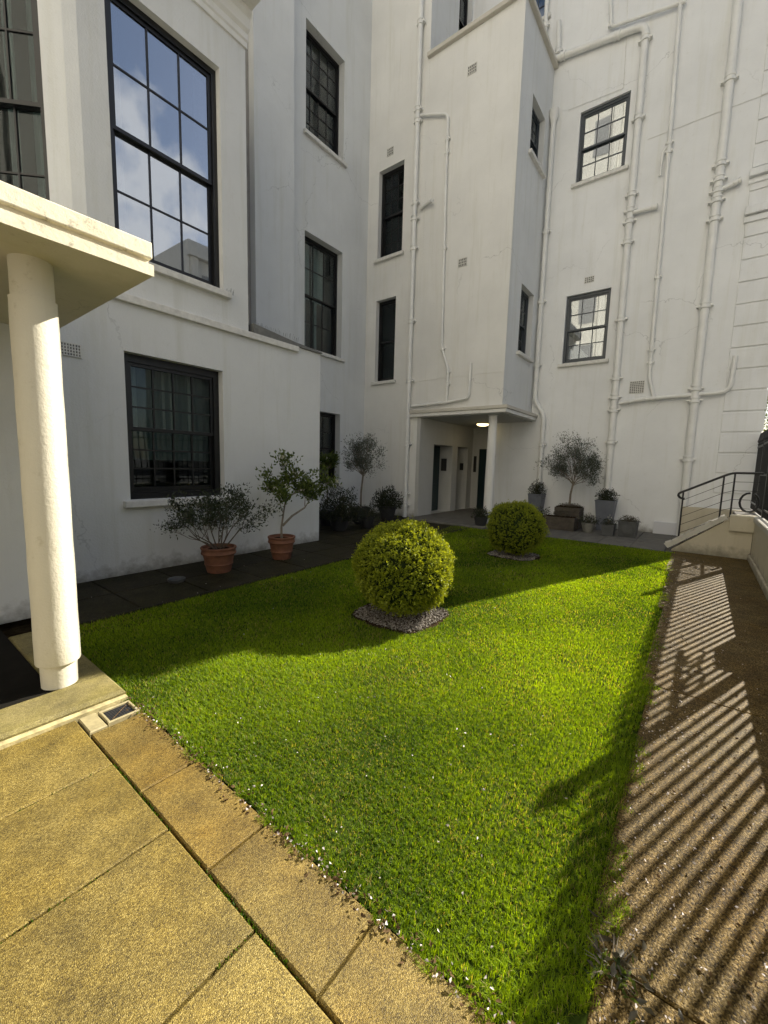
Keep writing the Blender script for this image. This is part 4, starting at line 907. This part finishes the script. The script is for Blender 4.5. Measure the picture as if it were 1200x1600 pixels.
bush((15.6, -1.62, .6), .75, 4.6, 12000, 'camellia_leaf', 'leafy street hedge glimpsed past the rusticated corner', .07, 'hedge', 41, 1, 10)

# ================================================================== LITTER: petals, dead leaves, weeds
def petals(name, P, size, mat, label, cat):
    n = len(P); D = rng.normal(size=(n, 3))*np.array([1, 1, .25]); 
    o = leaves(name, mat, P, D, rng.uniform(.6, 1.2, n)*size, .6, None, .3); tag(o, label, cat, kind='stuff')
def scatter(n, u0, u1, v0, v1, z): return np.stack([rng.uniform(u0, u1, n), rng.uniform(v0, v1, n), np.full(n, z)+rng.uniform(0, .004, n)], 1)
e = np.abs(rng.normal(0, .034, 150)); vv_ = rng.uniform(.15, 2.75, 150)
A_ = np.stack([.985+e*rng.choice([-.4, 1], 150), vv_, .008+rng.uniform(0, .012, 150)], 1)
B_ = scatter(70, 1.05, 2.6, .3, 2.2, .026); C_ = scatter(30, 1.5, 6, .4, 4.2, .03); D_ = scatter(22, 1.1, 4.4, 4.0, 5.6, .012)
petals('fallen_petals', np.concatenate([A_, B_, C_, D_]), .014, 'petal', 'white fallen petals strewn over the lawn and along its edge', 'petals')
n = 900; uu = 1.1+8*rng.random(n)**1.6; vv_ = np.clip(lawn_right(uu)-.03-np.abs(rng.normal(0, .28, n)), -.76, 9)
petals('path_litter', np.stack([uu, vv_, .006+rng.uniform(0, .006, n)], 1), .012, 'petal', 'pale petals and bits strewn over the striped side path', 'petals')
n = 380; e = rng.normal(0, .024, n); vv_ = rng.uniform(.1, 2.78, n)
petals('dead_leaves', np.concatenate([np.stack([.99+e, vv_, .004+rng.uniform(0, .012, n)], 1), scatter(260, 1.25, 5, -.5, .16, .006)]), .020, 'dead_leaf', 'brown leaf crumbs along the lawn edge and side path', 'leaves')
wd_ = thing('weed', 'clump of weeds and withered leaves at the near lawn corner by the path', 'weed', (1.34, .08, 0))
n = 70; P = np.array([1.34, .08, .0])+np.stack([rng.normal(0, .035, n), rng.normal(0, .04, n), rng.uniform(0, .012, n)], 1); D = rng.normal(size=(n, 3))+np.array([0, 0, .6])
leaves('leaf_rosette', 'camellia_leaf', P, D, rng.uniform(.018, .038, n), .35, wd_); n = 36; P = np.array([1.36, .05, .008])+np.stack([rng.normal(0, .05, n), rng.normal(0, .05, n), rng.uniform(0, .014, n)], 1)
bpy.data.objects['leaf_rosette']['kind'] = 'stuff'
o = leaves('withered_leaf', 'heather_leaf', P, rng.normal(size=(n, 3))*np.array([1, 1, .3]), rng.uniform(.025, .05, n), .45, wd_); o['kind'] = 'stuff'
mb = MB()
for k in range(14):
    a = k*1.9; p0 = np.array([1.34+.03*math.cos(a), .08+.03*math.sin(a), 0]); mb.tube([p0, p0+[.025*math.cos(a), .025*math.sin(a), .025], p0+[.055*math.cos(a), .055*math.sin(a), .035]], [.002, .0016, .0006], 4)
mb.build('stalk', 'bark_pale', wd_)
# moss tufts in the paving joints
n = 1300; s_ = rng.random(n); vv_ = np.where(s_ < .7, rng.uniform(.3, 2.6, n), 0); uu = np.full(n, .715)+rng.normal(0, .0035, n)
j = rng.integers(1, 5, n); alt = s_ >= .7; uu = np.where(alt, rng.uniform(-.15, .71, n), uu); vv_ = np.where(alt, np.array(vj)[j]+rng.normal(0, .0035, n), vv_)
ok = np.sin(uu*9+vv_*7)+rng.normal(0, .6, n) > -.1; uu, vv_ = uu[ok], vv_[ok]; n = len(uu)
P = np.stack([uu, vv_, np.full(n, -.012)], 1); o = leaves('joint_moss', 'grass_blade', P, rng.normal(size=(n, 3))*np.array([.5, .5, .3])+np.array([0, 0, 1]), rng.uniform(.010, .020, n), .3, None, tint=rng.random(n)*.05); tag(o, 'tiny moss and grass growing in the paving joints', 'moss', kind='stuff')

# ================================================================== houses round the court that only show as reflections
def far_house(name, label, F, s0, s1, h, floors, bays, t=8, z0=.0):
    hs = thing(name, label, 'building', F((s0+s1)/2, 0, z0)); mb = MB(); fbox(mb, F, s0, s1, 0, t, z0, h); mb.build('wall', 'far_stucco', hs)
    mb = MB(); fbox(mb, F, s0-.2, s1+.2, -.5, 0-.002, h-1.4, h-1.0); mb.build('cornice', 'far_stucco', hs)
    bw = (s1-s0)/bays; fh = (h-1.8-z0)/floors
    wm = MB(); G = Fr((0, 0), F.S, F.N); fbox(wm, G, -.55, .55, -.03, -.004, 0, fh*.62); me = bpy.data.meshes.new('window'); me.from_pydata(wm.v, [], wm.f); me.materials.append(MATS['far_glass'])
    pm = MB(); fbox(pm, G, -.22, .22, -.25, -.003, z0, h-1.4); pme = bpy.data.meshes.new('pilaster'); pme.from_pydata(pm.v, [], pm.f); pme.materials.append(MATS['far_stucco'])
    for i in range(bays):
        link('pilaster', pme, hs, F(s0+bw*i+.3, 0, 0))
        for k in range(floors): link('window', me, hs, F(s0+bw*(i+.5), 0, z0+fh*k+fh*.2))
Fback = Fr((-9, 0), (0, 1), (-1, 0)); far_house('town_house', 'white pilastered town house closing the court behind the camera', Fback, -9, 9, 28, 7, 7)
Fst = Fr((0, -19), (1, 0), (0, -1)); far_house('town_house', 'tall white terrace house across the street on the right', Fst, 16.5, 34, 17.5, 5, 6, z0=.6); far_house('town_house', 'lower white terrace across the street behind the camera', Fst, -26, 10, 11, 3, 10, z0=.6)
